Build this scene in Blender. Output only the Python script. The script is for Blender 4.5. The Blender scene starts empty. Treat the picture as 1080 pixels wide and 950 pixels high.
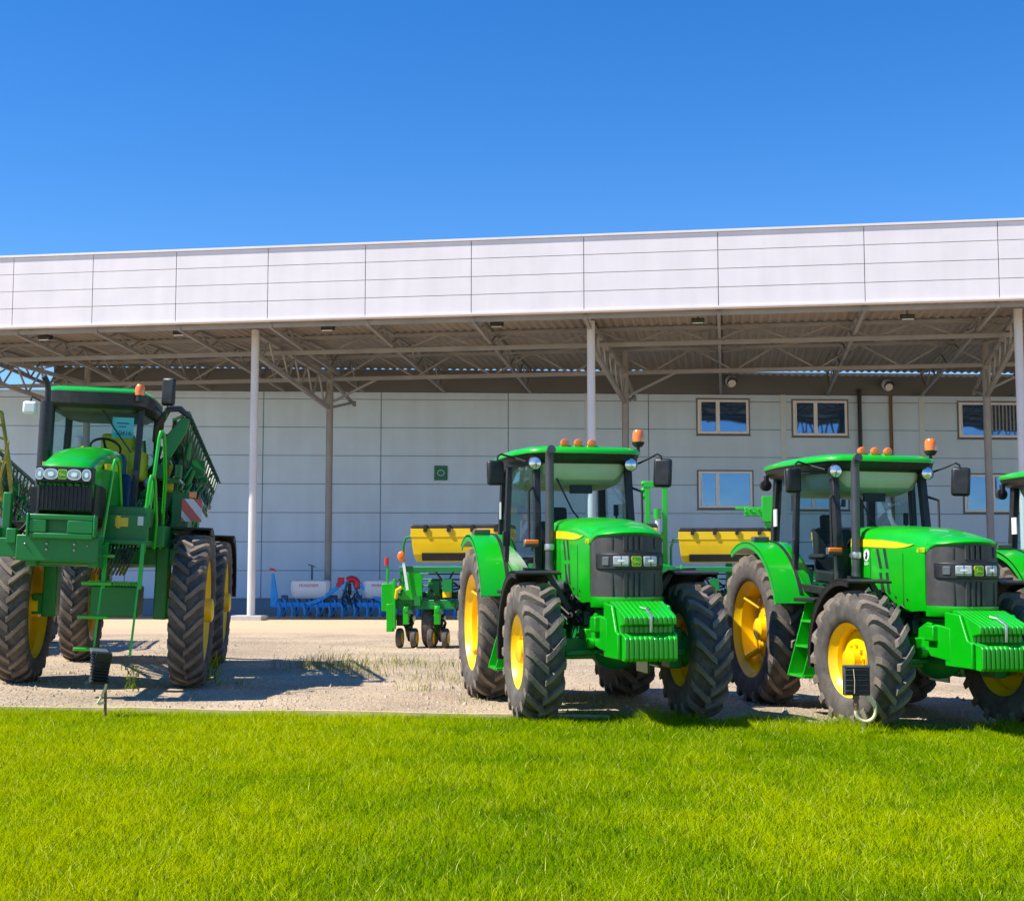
import bpy, math, random
import numpy as np
from mathutils import Vector, Matrix, Euler

random.seed(7)
rng = np.random.default_rng(11)
S = bpy.context.scene
COL = S.collection
R = math.radians
PI = math.pi

# ------------------------------------------------------------------ camera
CAM_H = 1.4
PITCH = R(4.93)
F = 1450.0           # focal length in pixels of a 1080 x 950 frame
cam_d = bpy.data.cameras.new('camera')
cam_d.sensor_width = 36.0
cam_d.lens = 36.0 * F / 1080.0
cam_d.clip_end = 5000
cam_d.clip_start = 0.05
cam = bpy.data.objects.new('camera', cam_d)
COL.objects.link(cam)
cam.location = (0, 0, CAM_H)
cam.rotation_euler = (PI / 2 + PITCH, 0, 0)
S.camera = cam
cp, sp = math.cos(PITCH), math.sin(PITCH)

def ray(px, py):
    x, y = px - 540.0, 475.0 - py
    return Vector((x, F * cp - y * sp, F * sp + y * cp))
def at_y(px, py, Y):
    d = ray(px, py); t = Y / d.y
    return Vector((0, 0, CAM_H)) + d * t
def at_z(px, py, z):
    d = ray(px, py); t = (z - CAM_H) / d.z
    return Vector((0, 0, CAM_H)) + d * t

# ------------------------------------------------------------------ materials
def mat(name, col, rough=0.5, metal=0.0, coat=0.0, var=0.12, scale=6.0, bump=0.0, bscale=40.0, spec=0.5, dust=0.0, dustcol=(.32, .25, .18), streak=False):
    m = bpy.data.materials.new(name); m.use_nodes = True
    nt = m.node_tree; N = nt.nodes; L = nt.links
    b = N['Principled BSDF']
    b.inputs['Roughness'].default_value = rough
    b.inputs['Metallic'].default_value = metal
    b.inputs['Coat Weight'].default_value = coat
    b.inputs['Coat Roughness'].default_value = 0.08
    b.inputs['Specular IOR Level'].default_value = spec
    tc = N.new('ShaderNodeTexCoord')
    n = N.new('ShaderNodeTexNoise'); n.inputs['Scale'].default_value = scale; n.inputs['Detail'].default_value = 6
    L.new(tc.outputs['Object'], n.inputs['Vector'])
    r = N.new('ShaderNodeValToRGB')
    c = col
    r.color_ramp.elements[0].position = .3; r.color_ramp.elements[1].position = .72
    r.color_ramp.elements[0].color = (c[0]*(1-var), c[1]*(1-var), c[2]*(1-var), 1)
    r.color_ramp.elements[1].color = (min(1, c[0]*(1+var)), min(1, c[1]*(1+var)), min(1, c[2]*(1+var)), 1)
    L.new(n.outputs['Fac'], r.inputs['Fac'])
    out = r.outputs['Color']
    if dust:
        n2 = N.new('ShaderNodeTexNoise'); n2.inputs['Scale'].default_value = scale * 2.3; n2.inputs['Detail'].default_value = 9
        if streak:
            mp = N.new('ShaderNodeMapping'); mp.inputs['Scale'].default_value = (1, 1, .10); L.new(tc.outputs['Object'], mp.inputs[0]); L.new(mp.outputs[0], n2.inputs['Vector'])
        else: L.new(tc.outputs['Object'], n2.inputs['Vector'])
        r2 = N.new('ShaderNodeValToRGB'); r2.color_ramp.elements[0].position = .42; r2.color_ramp.elements[1].position = .75
        r2.color_ramp.elements[0].color = (0, 0, 0, 1); r2.color_ramp.elements[1].color = (dust, dust, dust, 1)
        L.new(n2.outputs['Fac'], r2.inputs['Fac'])
        mx = N.new('ShaderNodeMixRGB'); mx.inputs[2].default_value = (*dustcol, 1)
        L.new(r2.outputs['Color'], mx.inputs[0]); L.new(out, mx.inputs[1]); out = mx.outputs[0]
    L.new(out, b.inputs['Base Color'])
    mr = N.new('ShaderNodeMapRange'); mr.inputs['To Min'].default_value = max(.03, rough - .08); mr.inputs['To Max'].default_value = min(1, rough + .1)
    L.new(n.outputs['Fac'], mr.inputs['Value']); L.new(mr.outputs[0], b.inputs['Roughness'])
    if bump:
        nb = N.new('ShaderNodeTexNoise'); nb.inputs['Scale'].default_value = bscale; nb.inputs['Detail'].default_value = 5
        L.new(tc.outputs['Object'], nb.inputs['Vector'])
        bp = N.new('ShaderNodeBump'); bp.inputs['Strength'].default_value = bump; bp.inputs['Distance'].default_value = .02
        L.new(nb.outputs['Fac'], bp.inputs['Height']); L.new(bp.outputs[0], b.inputs['Normal'])
    return m

def glass(name, tint, trans=0.86, rough=0.02):
    m = bpy.data.materials.new(name); m.use_nodes = True
    nt = m.node_tree; N = nt.nodes; L = nt.links
    N.remove(N['Principled BSDF'])
    o = N['Material Output']
    t = N.new('ShaderNodeBsdfTransparent'); t.inputs[0].default_value = (tint[0]*trans, tint[1]*trans, tint[2]*trans, 1)
    g = N.new('ShaderNodeBsdfGlossy'); g.inputs['Roughness'].default_value = rough; g.inputs[0].default_value = (1, 1, 1, 1)
    fr = N.new('ShaderNodeFresnel'); fr.inputs[0].default_value = 1.28
    mx = N.new('ShaderNodeMixShader')
    ml = N.new('ShaderNodeMath'); ml.operation = 'MULTIPLY'; ml.inputs[1].default_value = .35; L.new(fr.outputs[0], ml.inputs[0]); L.new(ml.outputs[0], mx.inputs[0]); L.new(t.outputs[0], mx.inputs[1]); L.new(g.outputs[0], mx.inputs[2])
    L.new(mx.outputs[0], o.inputs[0])
    return m

M = {}
M['green'] = mat('green_paint', (.0005, .43, .004), .36, coat=.5, var=.06, scale=2.5, dust=.025)
M['dgreen'] = mat('shop_green_paint', (.001, .22, .035), .42, coat=.1, var=.12, scale=3, dust=.03)
M['yellow'] = mat('yellow_paint', (.93, .60, .001), .38, coat=.25, var=.06, scale=3, dust=.02)
M['stripe'] = mat('yellow_decal', (.88, .66, .01), .35, var=.03)
M['rubber'] = mat('tyre_rubber', (.085, .076, .069), .85, var=.35, scale=5, bump=.25, bscale=60, dust=.5, dustcol=(.20, .165, .13))
M['rubber2'] = mat('lit_lug_rubber', (.185, .150, .120), .88, var=.4, scale=4, bump=.3, bscale=50, dust=.62, dustcol=(.24, .19, .14))  # lugs coloured lighter than the carcass so grooves look shaded; dust on top
M['black'] = mat('black_plastic', (.018, .018, .02), .45, var=.25, scale=8, dust=.12, dustcol=(.12, .11, .10))
M['grille'] = mat('dark_grille', (.058, .054, .051), .5, var=.2, scale=9, bump=.05, dust=.25, dustcol=(.10, .085, .07))
M['dark'] = mat('dark_engine', (.022, .025, .024), .6, var=.5, scale=12, dust=.2, dustcol=(.09, .10, .08))
M['pipe'] = mat('exhaust_steel', (.10, .10, .105), .42, metal=.5, var=.15)
M['steel'] = mat('bare_steel', (.55, .55, .55), .35, metal=.9, var=.1)
M['chrome'] = mat('lamp_reflector', (.82, .84, .86), .12, metal=.7, var=.05)
M['lens'] = mat('lamp_lens', (.40, .44, .45), .08, coat=1, var=.25, scale=20)
M['orange'] = mat('orange_lens', (.95, .19, .01), .2, coat=.8, var=.1)
M['red'] = mat('red_lens', (.65, .02, .03), .3, coat=.4, var=.08)
M['white'] = mat('white_plastic', (.80, .80, .79), .4, var=.04)
M['cream'] = mat('cream_lining', (.60, .58, .50), .7, var=.08, scale=4)
M['seat'] = mat('seat_fabric', (.045, .050, .05), .8, var=.2)
M['cabgrey'] = mat('cab_trim_grey', (.10, .11, .115), .6, var=.2)
M['seatyellow'] = mat('yellow_seat_cover', (.90, .78, .01), .55, var=.1)
M['bluedash'] = mat('blue_grey_dashboard', (.02, .075, .22), .5, var=.2)
M['sheet'] = mat('turquoise_paper', (.12, .52, .58), .7, var=.05)
M['blue'] = mat('blue_paint', (.003, .38, .95), .4, coat=.1, var=.15, scale=4, dust=.02)
M['redpaint'] = mat('red_paint', (.70, .012, .04), .35, coat=.3, var=.08)
M['tank'] = mat('white_tank', (.90, .90, .89), .45, var=.05, scale=2)
M['bluebin'] = mat('blue_grey_box', (.05, .13, .22), .5, var=.2)
M['hose'] = mat('cream_hose', (.85, .69, .38), .55, var=.1, scale=10)
M['brown'] = mat('brown_post', (.20, .11, .05), .6, var=.25, scale=14)
M['glass'] = glass('cab_glass', (.80, .93, .95), .90)
M['glass2'] = glass('sprayer_glass', (.80, .97, 1.0), .92)
M['lattice'] = mat('boom_green', (.010, .075, .03), .45, var=.25, scale=5, dust=.12)
M['oldyellow'] = mat('faded_yellow_green', (.32, .34, .05), .5, var=.3, scale=5)
# building
M['panel'] = mat('wall_panel', (.58, .75, .93), .5, var=.05, scale=.9, dust=.16, dustcol=(.36, .40, .44), streak=True)
M['joint'] = mat('panel_joint', (.22, .27, .32), .7, var=.1)
M['trim'] = mat('wall_trim', (.60, .70, .78), .45, var=.04)
M['plinth'] = mat('plinth_cladding', (.16, .24, .34), .55, var=.1, scale=.8)
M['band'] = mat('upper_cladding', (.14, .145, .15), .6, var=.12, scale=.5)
M['fascia'] = mat('fascia_panel', (.80, .755, .755), .42, var=.04, scale=1.1, dust=.20, dustcol=(.55, .53, .52), streak=True)
M['fjoint'] = mat('fascia_joint', (.28, .28, .29), .7, var=.1)
M['roof'] = mat('corrugated_sheet', (.27, .23, .185), .5, var=.1, scale=.6)
M['galv'] = mat('truss_paint', (.27, .265, .26), .5, var=.15, scale=1.5)
M['column'] = mat('column_paint', (.62, .63, .65), .42, var=.06, scale=1.5)
M['frame'] = mat('window_frame', (.84, .86, .90), .4, var=.05)
M['reveal'] = mat('window_reveal', (.17, .165, .16), .6, var=.1)
M['concrete'] = mat('concrete', (.50, .48, .45), .85, var=.12, scale=5, bump=.2)
M['kerb'] = mat('cream_kerb', (.58, .46, .22), .8, var=.18, scale=4, bump=.2)
M['sign'] = mat('green_sign', (.012, .16, .075), .5, var=.2, scale=12)

def window_glass():
    m = bpy.data.materials.new('window_glass'); m.use_nodes = True
    nt = m.node_tree; N = nt.nodes; L = nt.links
    b = N['Principled BSDF']
    b.inputs['Base Color'].default_value = (.13, .25, .45, 1); b.inputs['Metallic'].default_value = .85
    b.inputs['Roughness'].default_value = .03
    b.inputs['IOR'].default_value = 1.5
    tc = N.new('ShaderNodeTexCoord'); n = N.new('ShaderNodeTexNoise'); n.inputs['Scale'].default_value = .9; n.inputs['Detail'].default_value = 1
    L.new(tc.outputs['Object'], n.inputs['Vector'])
    bp = N.new('ShaderNodeBump'); bp.inputs['Strength'].default_value = .12; bp.inputs['Distance'].default_value = .05
    L.new(n.outputs['Fac'], bp.inputs['Height']); L.new(bp.outputs[0], b.inputs['Normal'])
    return m
M['winglass'] = window_glass()
M['blind'] = mat('window_blind', (.30, .30, .29), .7, var=.1)
M['white_sheet'] = mat('white_paper', (.8, .8, .8), .7, var=.02)

# ------------------------------------------------------------------ mesh builder
class MB:
    def __init__(s): s.v = []; s.f = []
    def add(s, vs, fs):
        o = len(s.v); s.v.extend([tuple(x) for x in vs]); s.f.extend([tuple(i + o for i in f) for f in fs]); return s
    def box(s, c, d, rot=None):
        x, y, z = d[0]/2, d[1]/2, d[2]/2
        P = [Vector(p) for p in ((-x,-y,-z),(x,-y,-z),(x,y,-z),(-x,y,-z),(-x,-y,z),(x,-y,z),(x,y,z),(-x,y,z))]
        if rot: 
            Q = Euler(rot).to_matrix(); P = [Q @ p for p in P]
        c = Vector(c)
        return s.add([p + c for p in P], [(0,3,2,1),(4,5,6,7),(0,1,5,4),(1,2,6,5),(2,3,7,6),(3,0,4,7)])
    def box2(s, a, b):
        return s.box([(a[i]+b[i])/2 for i in range(3)], [abs(b[i]-a[i]) for i in range(3)])
    def beam(s, p0, p1, w, h=None, up=(0,0,1)):
        h = h or w
        p0, p1 = Vector(p0), Vector(p1); t = (p1-p0).normalized(); u = Vector(up)
        if abs(t.dot(u)) > .98: u = Vector((0,1,0))
        a = t.cross(u).normalized(); b = a.cross(t).normalized()
        P = []
        for p in (p0, p1):
            for i, j in ((-1,-1),(1,-1),(1,1),(-1,1)): P.append(p + a*(i*w/2) + b*(j*h/2))
        return s.add(P, [(0,1,2,3),(7,6,5,4),(0,4,5,1),(1,5,6,2),(2,6,7,3),(3,7,4,0)])
    def tube(s, pts, r, n=8, closed=False):
        pts = [Vector(p) for p in pts]; m = len(pts)
        rr = r if isinstance(r, (list, tuple)) else [r]*m
        t0 = (pts[1]-pts[0]).normalized()
        u = Vector((0,0,1)) if abs(t0.z) < .9 else Vector((1,0,0))
        rings = []
        for i, p in enumerate(pts):
            if i == 0: t = pts[1]-pts[0]
            elif i == m-1: t = pts[-1]-pts[-2]
            else: t = (pts[i+1]-pts[i]).normalized() + (pts[i]-pts[i-1]).normalized()
            t.normalize()
            a = t.cross(u)
            if a.length < 1e-4: a = t.orthogonal()
            a.normalize(); b = a.cross(t).normalized(); u = b
            rings.append([p + a*math.cos(2*PI*k/n)*rr[i] + b*math.sin(2*PI*k/n)*rr[i] for k in range(n)])
        return s.loft(rings)
    def cyl(s, p0, p1, r0, r1=None, n=16):
        return s.tube([p0, p1], [r0, r0 if r1 is None else r1], n)
    def loft(s, rings, closed=True, cap=True):
        n = len(rings[0]); V = [p for r in rings for p in r]; Fs = []
        for i in range(len(rings)-1):
            for k in range(n if closed else n-1):
                k2 = (k+1) % n
                Fs.append((i*n+k, i*n+k2, (i+1)*n+k2, (i+1)*n+k))
        if cap and closed:
            Fs.append(tuple(range(n-1,-1,-1))); Fs.append(tuple((len(rings)-1)*n + k for k in range(n)))
        return s.add(V, Fs)
    def lathe(s, prof, o, ax='x', n=32):
        """prof: (radius, along) pairs"""
        o = Vector(o); V = []; Fs = []; m = len(prof)
        for k in range(n):
            a = 2*PI*k/n; c, q = math.cos(a), math.sin(a)
            for r, h in prof:
                V.append(o + Vector({'x': (h, -r*c, r*q), 'y': (r*c, h, r*q), 'z': (r*c, r*q, h)}[ax]))
        for k in range(n):
            k2 = (k+1) % n
            for i in range(m-1):
                Fs.append((k*m+i, k*m+i+1, k2*m+i+1, k2*m+i))
        return s.add(V, Fs)
    def prism(s, poly, ax, a, b):
        def P(u, v, w): return {'x': (w,u,v), 'y': (u,w,v), 'z': (u,v,w)}[ax]
        n = len(poly)
        V = [P(u,v,a) for u,v in poly] + [P(u,v,b) for u,v in poly]
        Fs = [tuple(range(n)), tuple(range(2*n-1,n-1,-1))] + [(k, n+k, n+(k+1)%n, (k+1)%n) for k in range(n)]
        return s.add(V, Fs)
    def arc(s, cy, cz, r, a0, a1, x0, x1, t=.02, n=18):
        """curved plate about an x axis line through (cy, cz); angle 0 faces -y and grows upward"""
        rings = []
        for k in range(n+1):
            a = R(a0 + (a1-a0)*k/n); c, q = math.cos(a), math.sin(a)
            rings.append([(x0, cy-r*c, cz+r*q), (x1, cy-r*c, cz+r*q), (x1, cy-(r+t)*c, cz+(r+t)*q), (x0, cy-(r+t)*c, cz+(r+t)*q)])
        return s.loft(rings)
    def ball(s, c, r, n=12, m=8, sz=(1,1,1)):
        rings = [[(c[0]+r*sz[0]*math.sin(PI*(i+.02)/(m+.04))*math.cos(2*PI*k/n), c[1]+r*sz[1]*math.sin(PI*(i+.02)/(m+.04))*math.sin(2*PI*k/n), c[2]+r*sz[2]*math.cos(PI*(i+.02)/(m+.04))) for k in range(n)] for i in range(m+1)]
        return s.loft(rings)
    def mesh(s, name):
        me = bpy.data.meshes.new(name); me.from_pydata(s.v, [], s.f)
        import bmesh
        bm = bmesh.new(); bm.from_mesh(me); bmesh.ops.recalc_face_normals(bm, faces=bm.faces); bm.to_mesh(me); bm.free()
        return me
    def build(s, name, m, parent=None, bevel=0, smooth=35):
        me = s.mesh(name); me.materials.append(M[m] if isinstance(m, str) else m)
        if smooth:
            me.shade_smooth(); me.set_sharp_from_angle(angle=R(smooth))
        o = bpy.data.objects.new(name, me); COL.objects.link(o)
        if parent: o.parent = parent
        if bevel:
            b = o.modifiers.new('bevel', 'BEVEL'); b.width = bevel; b.segments = 2; b.limit_method = 'ANGLE'; b.angle_limit = R(40)
        return o

def tag(o, label=None, cat=None, group=None, kind=None):
    if label: o['label'] = label
    if cat: o['category'] = cat
    if group: o['group'] = group
    if kind: o['kind'] = kind
    return o
def empty(name, loc=(0,0,0), rz=0):
    o = bpy.data.objects.new(name, None); COL.objects.link(o); o.location = loc; o.rotation_euler = (0,0,rz); o.empty_display_size = .3
    return o
def copy_tree(o, parent=None):
    c = o.copy(); COL.objects.link(c); c.parent = parent
    for ch in list(o.children): copy_tree(ch, c)
    return c
def text(name, s, size, m, parent, loc, rot, ext=.002, shear=0):
    cu = bpy.data.curves.new(name, 'FONT'); cu.body = s; cu.size = size; cu.extrude = ext; cu.align_x = 'CENTER'; cu.align_y = 'CENTER'; cu.shear = shear
    tmp = bpy.data.objects.new(name + '_curve', cu); COL.objects.link(tmp)
    dg = bpy.context.evaluated_depsgraph_get()
    me = bpy.data.meshes.new_from_object(tmp.evaluated_get(dg)); me.name = name
    bpy.data.objects.remove(tmp); bpy.data.curves.remove(cu)
    me.materials.clear(); me.materials.append(M[m])
    o = bpy.data.objects.new(name, me); COL.objects.link(o); o.parent = parent
    o.location = loc; o.rotation_euler = rot
    return o
# ------------------------------------------------------------------ wheels
def tyre_parts(Rt, W, rr, n, lug, lw):
    """carcass profile + chevron lugs, axle along x"""
    Rc = Rt - lug; h = Rc - rr
    b = MB()
    half = [(rr, .40), (rr+.05*h, .455), (rr+.3*h, .50), (rr+.62*h, .505), (rr+.86*h, .475), (rr+.96*h, .42), (Rc, .30), (Rc+.004, 0)]
    prof = [(r, -x*W) for r, x in half] + [(r, x*W) for r, x in half[-2::-1]]
    b.lathe(prof, (0,0,0), 'x', 72)
    t = MB()
    sw = .50*W/Rt*1.05
    for s in (-1, 1):
        for k in range(n):
            a0 = 2*PI*(k + (.5 if s > 0 else 0))/n
            rings = []
            st = [(-.03, 0, Rt, Rc-.03, .9), (.12, .24, Rt, Rc-.03, 1), (.27, .55, Rt-.003, Rc-.03, 1), (.40, .83, Rt-.012, Rc-.05, 1.08), (.49, .96, Rt-.035, Rc-.09, 1.15), (.515, 1.0, Rc-.20*h, Rc-.25*h, 1.0)]
            for x, ta, rt, rb, ww in st:
                a = a0 + sw*ta
                w0 = lw*ww*.5/Rt; w1 = w0*1.5
                xs = s*x*W
                def P(r, aa): return (xs, -r*math.cos(aa), r*math.sin(aa))
                rings.append([P(rb, a-w1), P(rt, a-w0), P(rt, a+w0), P(rb, a+w1)])
            t.loft(rings)
    return b, t
def rim_mb(rr, W, s, dish, hubr, hubx):
    """s: +1 when the outer side faces +x. dish: where the disc sits, as a share of W"""
    b = MB()
    P = [(rr+.028, .44), (rr+.03, .415), (rr+.004, .405), (rr-.012, .34), (rr-.03, .26), (rr-.055, .20), (rr-.06, -.2), (rr-.012, -.34), (rr+.004, -.405), (rr+.03, -.42), (rr+.028, -.45)]
    b.lathe([(r, s*x*W) for r, x in P], (0,0,0), 'x', 56)
    d = dish
    D = [(rr-.05, d-.06), (rr*.82, d-.02), (rr*.70, d+.05), (rr*.55, d+.10), (hubr+.05, d+.10)]
    b.lathe([(r, s*x*W) for r, x in D], (0,0,0), 'x', 56)
    return b
def hub_mb(hubr, W, s, dish, hubx):
    b = MB(); d = dish
    D = [(hubr+.055, d+.09), (hubr+.05, d+.14), (hubr, d+.14), (hubr*.92, hubx-.04), (hubr*.7, hubx), (.001, hubx+.01)]
    b.lathe([(r, s*x*W) for r, x in D], (0,0,0), 'x', 32)
    for k in range(10):
        a = 2*PI*k/10
        c = Vector((s*(d+.14)*W, -(hubr+.026)*math.cos(a), (hubr+.026)*math.sin(a)))
        b.cyl(c, c + Vector((s*.03, 0, 0)), .016, n=6)
    b.cyl((s*d*W, 0, 0), (-s*.45*W, 0, 0), hubr*.9, n=20)
    return b
def make_wheel(parent, loc, s, Rt, W, rr, n, lug, lw, dish, hubr, hubx, rz=0, spin=0, bracket=False):
    hb = hub_mb(hubr, W, s, dish, hubx)
    o = hb.build('wheel', 'yellow', parent)
    o.location = loc; o.rotation_euler = (spin, 0, rz)
    ty, tr = tyre_parts(Rt, W, rr, n, lug, lw)
    t = ty.build('tyre', 'rubber', o, smooth=50)
    tr.build('tread', 'rubber2', o, smooth=25)
    rm = rim_mb(rr, W, s, dish, hubr, hubx)
    if bracket:
        for k in range(4):
            a = 2*PI*k/4 + .5
            c, q = math.cos(a), math.sin(a)
            rm.beam((s*(dish+.10)*W, -rr*.62*c, rr*.62*q), (s*.22*W, -(rr-.05)*c, (rr-.05)*q), .09, .03)
    rm.build('rim', 'yellow', o, smooth=40)
    return o

def badge(parent, loc, size, rot):
    """green square with yellow border and a leaping deer"""
    def rsq(h, r, n=4):
        P = []
        for cx, cy, a0 in ((h-r, h-r, 0), (-h+r, h-r, 90), (-h+r, -h+r, 180), (h-r, -h+r, 270)):
            for k in range(n+1):
                a = R(a0 + 90*k/n); P.append((cx + r*math.cos(a), cy + r*math.sin(a)))
        return P
    h = size/2
    a = MB().prism(rsq(h, h*.3), 'z', 0, .008).build('badge', 'stripe', parent, smooth=0)
    a.location = loc; a.rotation_euler = rot
    MB().prism(rsq(h*.84, h*.22), 'z', .005, .0105).build('badge_field', 'green', a, smooth=0)
    d = MB()
    S_ = h*.8
    def pp(pts): d.prism([(x*S_, y*S_) for x, y in pts], 'z', .008, .0135)
    pp([(-.55,.02),(-.2,.12),(.2,.05),(.42,-.1),(.36,-.28),(.05,-.2),(-.3,-.2),(-.6,-.12)])   # body
    pp([(-.55,.02),(-.62,.3),(-.78,.3),(-.8,.18),(-.7,-.02),(-.6,-.12)])                        # neck and head
    pp([(-.66,.3),(-.3,.46),(-.28,.4),(-.6,.22)]); pp([(-.5,.36),(-.42,.62),(-.36,.6),(-.42,.36)])  # antlers
    pp([(-.5,-.18),(-.78,-.34),(-.74,-.42),(-.4,-.24)]); pp([(-.3,-.2),(-.56,-.55),(-.48,-.58),(-.16,-.22)])
    pp([(.42,-.1),(.72,-.36),(.66,-.44),(.3,-.26)]); pp([(.4,-.12),(.86,-.2),(.84,-.28),(.36,-.24)])
    d.build('badge_deer', 'stripe', a, smooth=0)
    return a

# ------------------------------------------------------------------ tractor
RF, WF, RRF = .645, .36, .345       # front tyre
RB, WB, RRB = .83, .40, .525        # rear tyre
WBASE = 2.40
TF, TB = .785, .785
def hood_w(y): return float(np.interp(y, [-.42, 0, .35, 1.05], [.3465, .36, .368, .38]))
def make_tractor(loc, rz):
    t = empty('tractor', loc, rz)
    # wheels
    for s in (-1, 1):
        make_wheel(t, (s*TF, 0, RF-.01), s, RF, WF, RRF, 18, .056, .060, .02, .115, .42, spin=.12*s)
        make_wheel(t, (s*TB, WBASE, RB-.01), s, RB, WB, RRB, 20, .060, .066, -.22, .13, .22, spin=.31*s, bracket=True)
    # chassis, engine, axles
    b = MB()
    b.box((0, .55, .82), (.42, 2.3, .42)); b.box((0, 1.9, .85), (.55, 1.4, .6)); b.box((0, -.35, .78), (.40, .9, .22))
    b.cyl((-.62, WBASE, RB-.01), (.62, WBASE, RB-.01), .15, n=16)
    b.box((0, 2.75, .7), (.5, .3, .5))
    b.build('chassis', 'dgreen', t, bevel=.015)
    b = MB()
    b.beam((-.64, 0, .66), (.64, 0, .66), .16, .19); b.ball((0, 0, .64), .22, sz=(1.1, .9, .85))
    for s in (-1, 1): 
        b.cyl((s*.55, 0, .64), (s*.70, 0, .64), .16, .17, n=16); b.box((s*.56, -.02, .66), (.12, .26, .38))
        b.cyl((s*.14, -.19, .64), (s*.52, -.19, .62), .028, n=8)
        b.box((s*.60, -.17, .63), (.07, .1, .07))
    b.build('front_axle', 'dgreen', t, bevel=.02)
    b = MB()
    b.box((0, .48, 1.18), (.46, 1.0, .42))
    for i in range(46):
        x = random.choice((-1, 1))*random.uniform(.2, .33); y = random.uniform(-.25, 1.0); z = random.uniform(.88, 1.3)
        if i % 3: b.box((x, y, z), (random.uniform(.05, .14), random.uniform(.05, .2), random.uniform(.04, .14)), (random.uniform(-.2, .2), 0, 0))
        else: b.cyl((x*.8, y, z), (x*1.12, y+random.uniform(-.05, .05), z+random.uniform(-.03, .05)), random.uniform(.03, .06), n=10)
    for s in (-1, 1):
        for i in range(6):
            y0 = random.uniform(-.2, .6); z0 = random.uniform(.85, 1.25)
            b.tube([(s*.3, y0, z0), (s*.36, y0+.12, z0+.08), (s*.35, y0+.26, z0-.05), (s*.28, y0+.35, z0+.1)], .012, 6)
    b.build('engine', 'dark', t)
    b = MB()
    for s in (-1, 1):
        b.prism([(-.72, .96), (-.3, 1.0), (-.05, .9), (.15, .92), (.15, .72), (-.2, .70), (-.72, .66)], 'x', s*.235, s*.275)
        b.box((s*.29, -.42, .9), (.07, .16, .14)); b.box((s*.29, -.1, .80), (.09, .2, .1))
        b.box((s*.27, .15, 1.0), (.08, .1, .2)); b.cyl((s*.27, -.28, .72), (s*.34, -.28, .72), .05, n=12)
    b.build('front_support', 'green', t, bevel=.012)
    # front weights
    b = MB()
    prof = [(-.70, 1.115), (-.78, 1.115), (-1.13, 1.005), (-1.165, .985), (-1.165, .925), (-1.03, .905), (-1.03, .845), (-1.165, .825), (-1.19, .80), (-1.19, .63), (-1.16, .605), (-.70, .64)]
    for k in range(11):
        x = (k - 5)*.044
        w = .0165
        b.prism(prof, 'x', x-w, x+w)
    b.prism([(y*.985-.004, z*.98+.016) for y, z in prof], 'x', -.236, .236)
    wt = b.build('front_weight', 'green', t, bevel=.006)
    b = MB()
    for s in (-1, 1): b.prism([(-.62, 1.10), (-.88, 1.08), (-1.0, .86), (-1.08, .84), (-1.08, .62), (-.62, .62)], 'x', s*.243, s*.272); b.build('weight_bracket', 'green', t, bevel=.008); b = MB()
    b = MB().tube([(.0, -1.05, 1.05), (.005, -1.175, 1.0), (0, -1.18, .95), (.004, -1.17, .86)], .013, 6)
    b.tube([(-.04, -.98, 1.07), (0, -1.04, 1.055), (.05, -.96, 1.075)], .005, 6)
    b.build('hitch_pin', 'steel', t)
    # hood
    ys = [-.42, -.38, -.30, -.15, .05, .25, .40, .7, 1.05]
    zb = [1.10, 1.10, 1.10, 1.09, 1.09, 1.20, 1.28, 1.28, 1.28]
    zt = [1.795, 1.808, 1.825, 1.85, 1.872, 1.885, 1.895, 1.905, 1.915]
    def half_prof(w, a, c): return [(w-.015, a), (w, a+.10), (w, c-.19), (w-.006, c-.13), (w-.03, c-.06), (w-.085, c-.022), (w-.19, c), (0, c+.012)]
    rings = []
    for y, a, c in zip(ys, zb, zt):
        half = half_prof(hood_w(y), a, c)
        rings.append([(-x, y, z) for x, z in half] + [(x, y, z) for x, z in half[-2::-1]])
    hood = MB().loft(rings).build('hood', 'green', t, smooth=38)
    GW = .338
    def ny(x): return -.42 - .29*max(0, 1-abs(x/GW)**2.5)**.62
    def topz(x):
        hp = half_prof(.3465, 1.1, 1.795)[::-1]
        return float(np.interp(abs(x), [q[0] for q in hp[:-2]], [q[1] for q in hp[:-2]]))
    def zf(x): return min(1.735 - .25*x*x, topz(x)-.012)
    xs_ = [GW*math.sin(q) for q in np.linspace(-PI/2, PI/2, 25)]
    # nose brow and lower lip round the grille
    b = MB(); br = []
    for x in xs_:
        y = ny(x); z = zf(x)
        br.append([(x*1.005, y-.010, z-.022), (x*1.012, y-.024, z-.004), (x*1.008, y-.010, z+.012), (x, y*.72-.42*.28, z*.45+topz(x)*.55+.004), (x, -.415, topz(x)), (x, -.40, topz(x)-.05), (x, y+.02, z-.03)])
    b.loft(br); b.build('hood_nose', 'green', hood, smooth=50); b = MB()
    lr = []
    for x in xs_:
        y = ny(x)
        lr.append([(x*.99, y+.01, 1.055), (x*1.01, y-.022, 1.09), (x*1.01, y-.018, 1.15), (x, -.40, 1.15), (x*.98, -.40, 1.055)])
    b.loft(lr)
    b.build('hood_lip', 'green', hood, smooth=50)
    # grille
    b = MB(); rings = []
    for x in xs_:
        y = ny(x)
        rings.append([(x*.985, y, 1.13), (x, y-.010, 1.42), (x, y, zf(x)), (x, -.41, zf(x)), (x, -.41, 1.13)])
    b.loft(rings)
    for z0, z1 in ((1.155, 1.37), (1.57, 1.695)):
        for i in range(4):
            x = (i-1.5)*.050 - .02
            b.box((x, ny(x)-.008, (z0+z1)/2), (.026, .03, z1-z0))
        for sg in (-1, 1): b.box((sg*.20, ny(.2)-.004, (z0+z1)/2), (.012, .02, z1-z0-.02), (0, 0, sg*.3))
    g = b.build('grille', 'grille', t, smooth=30)
    b = MB(); rings = []
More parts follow.
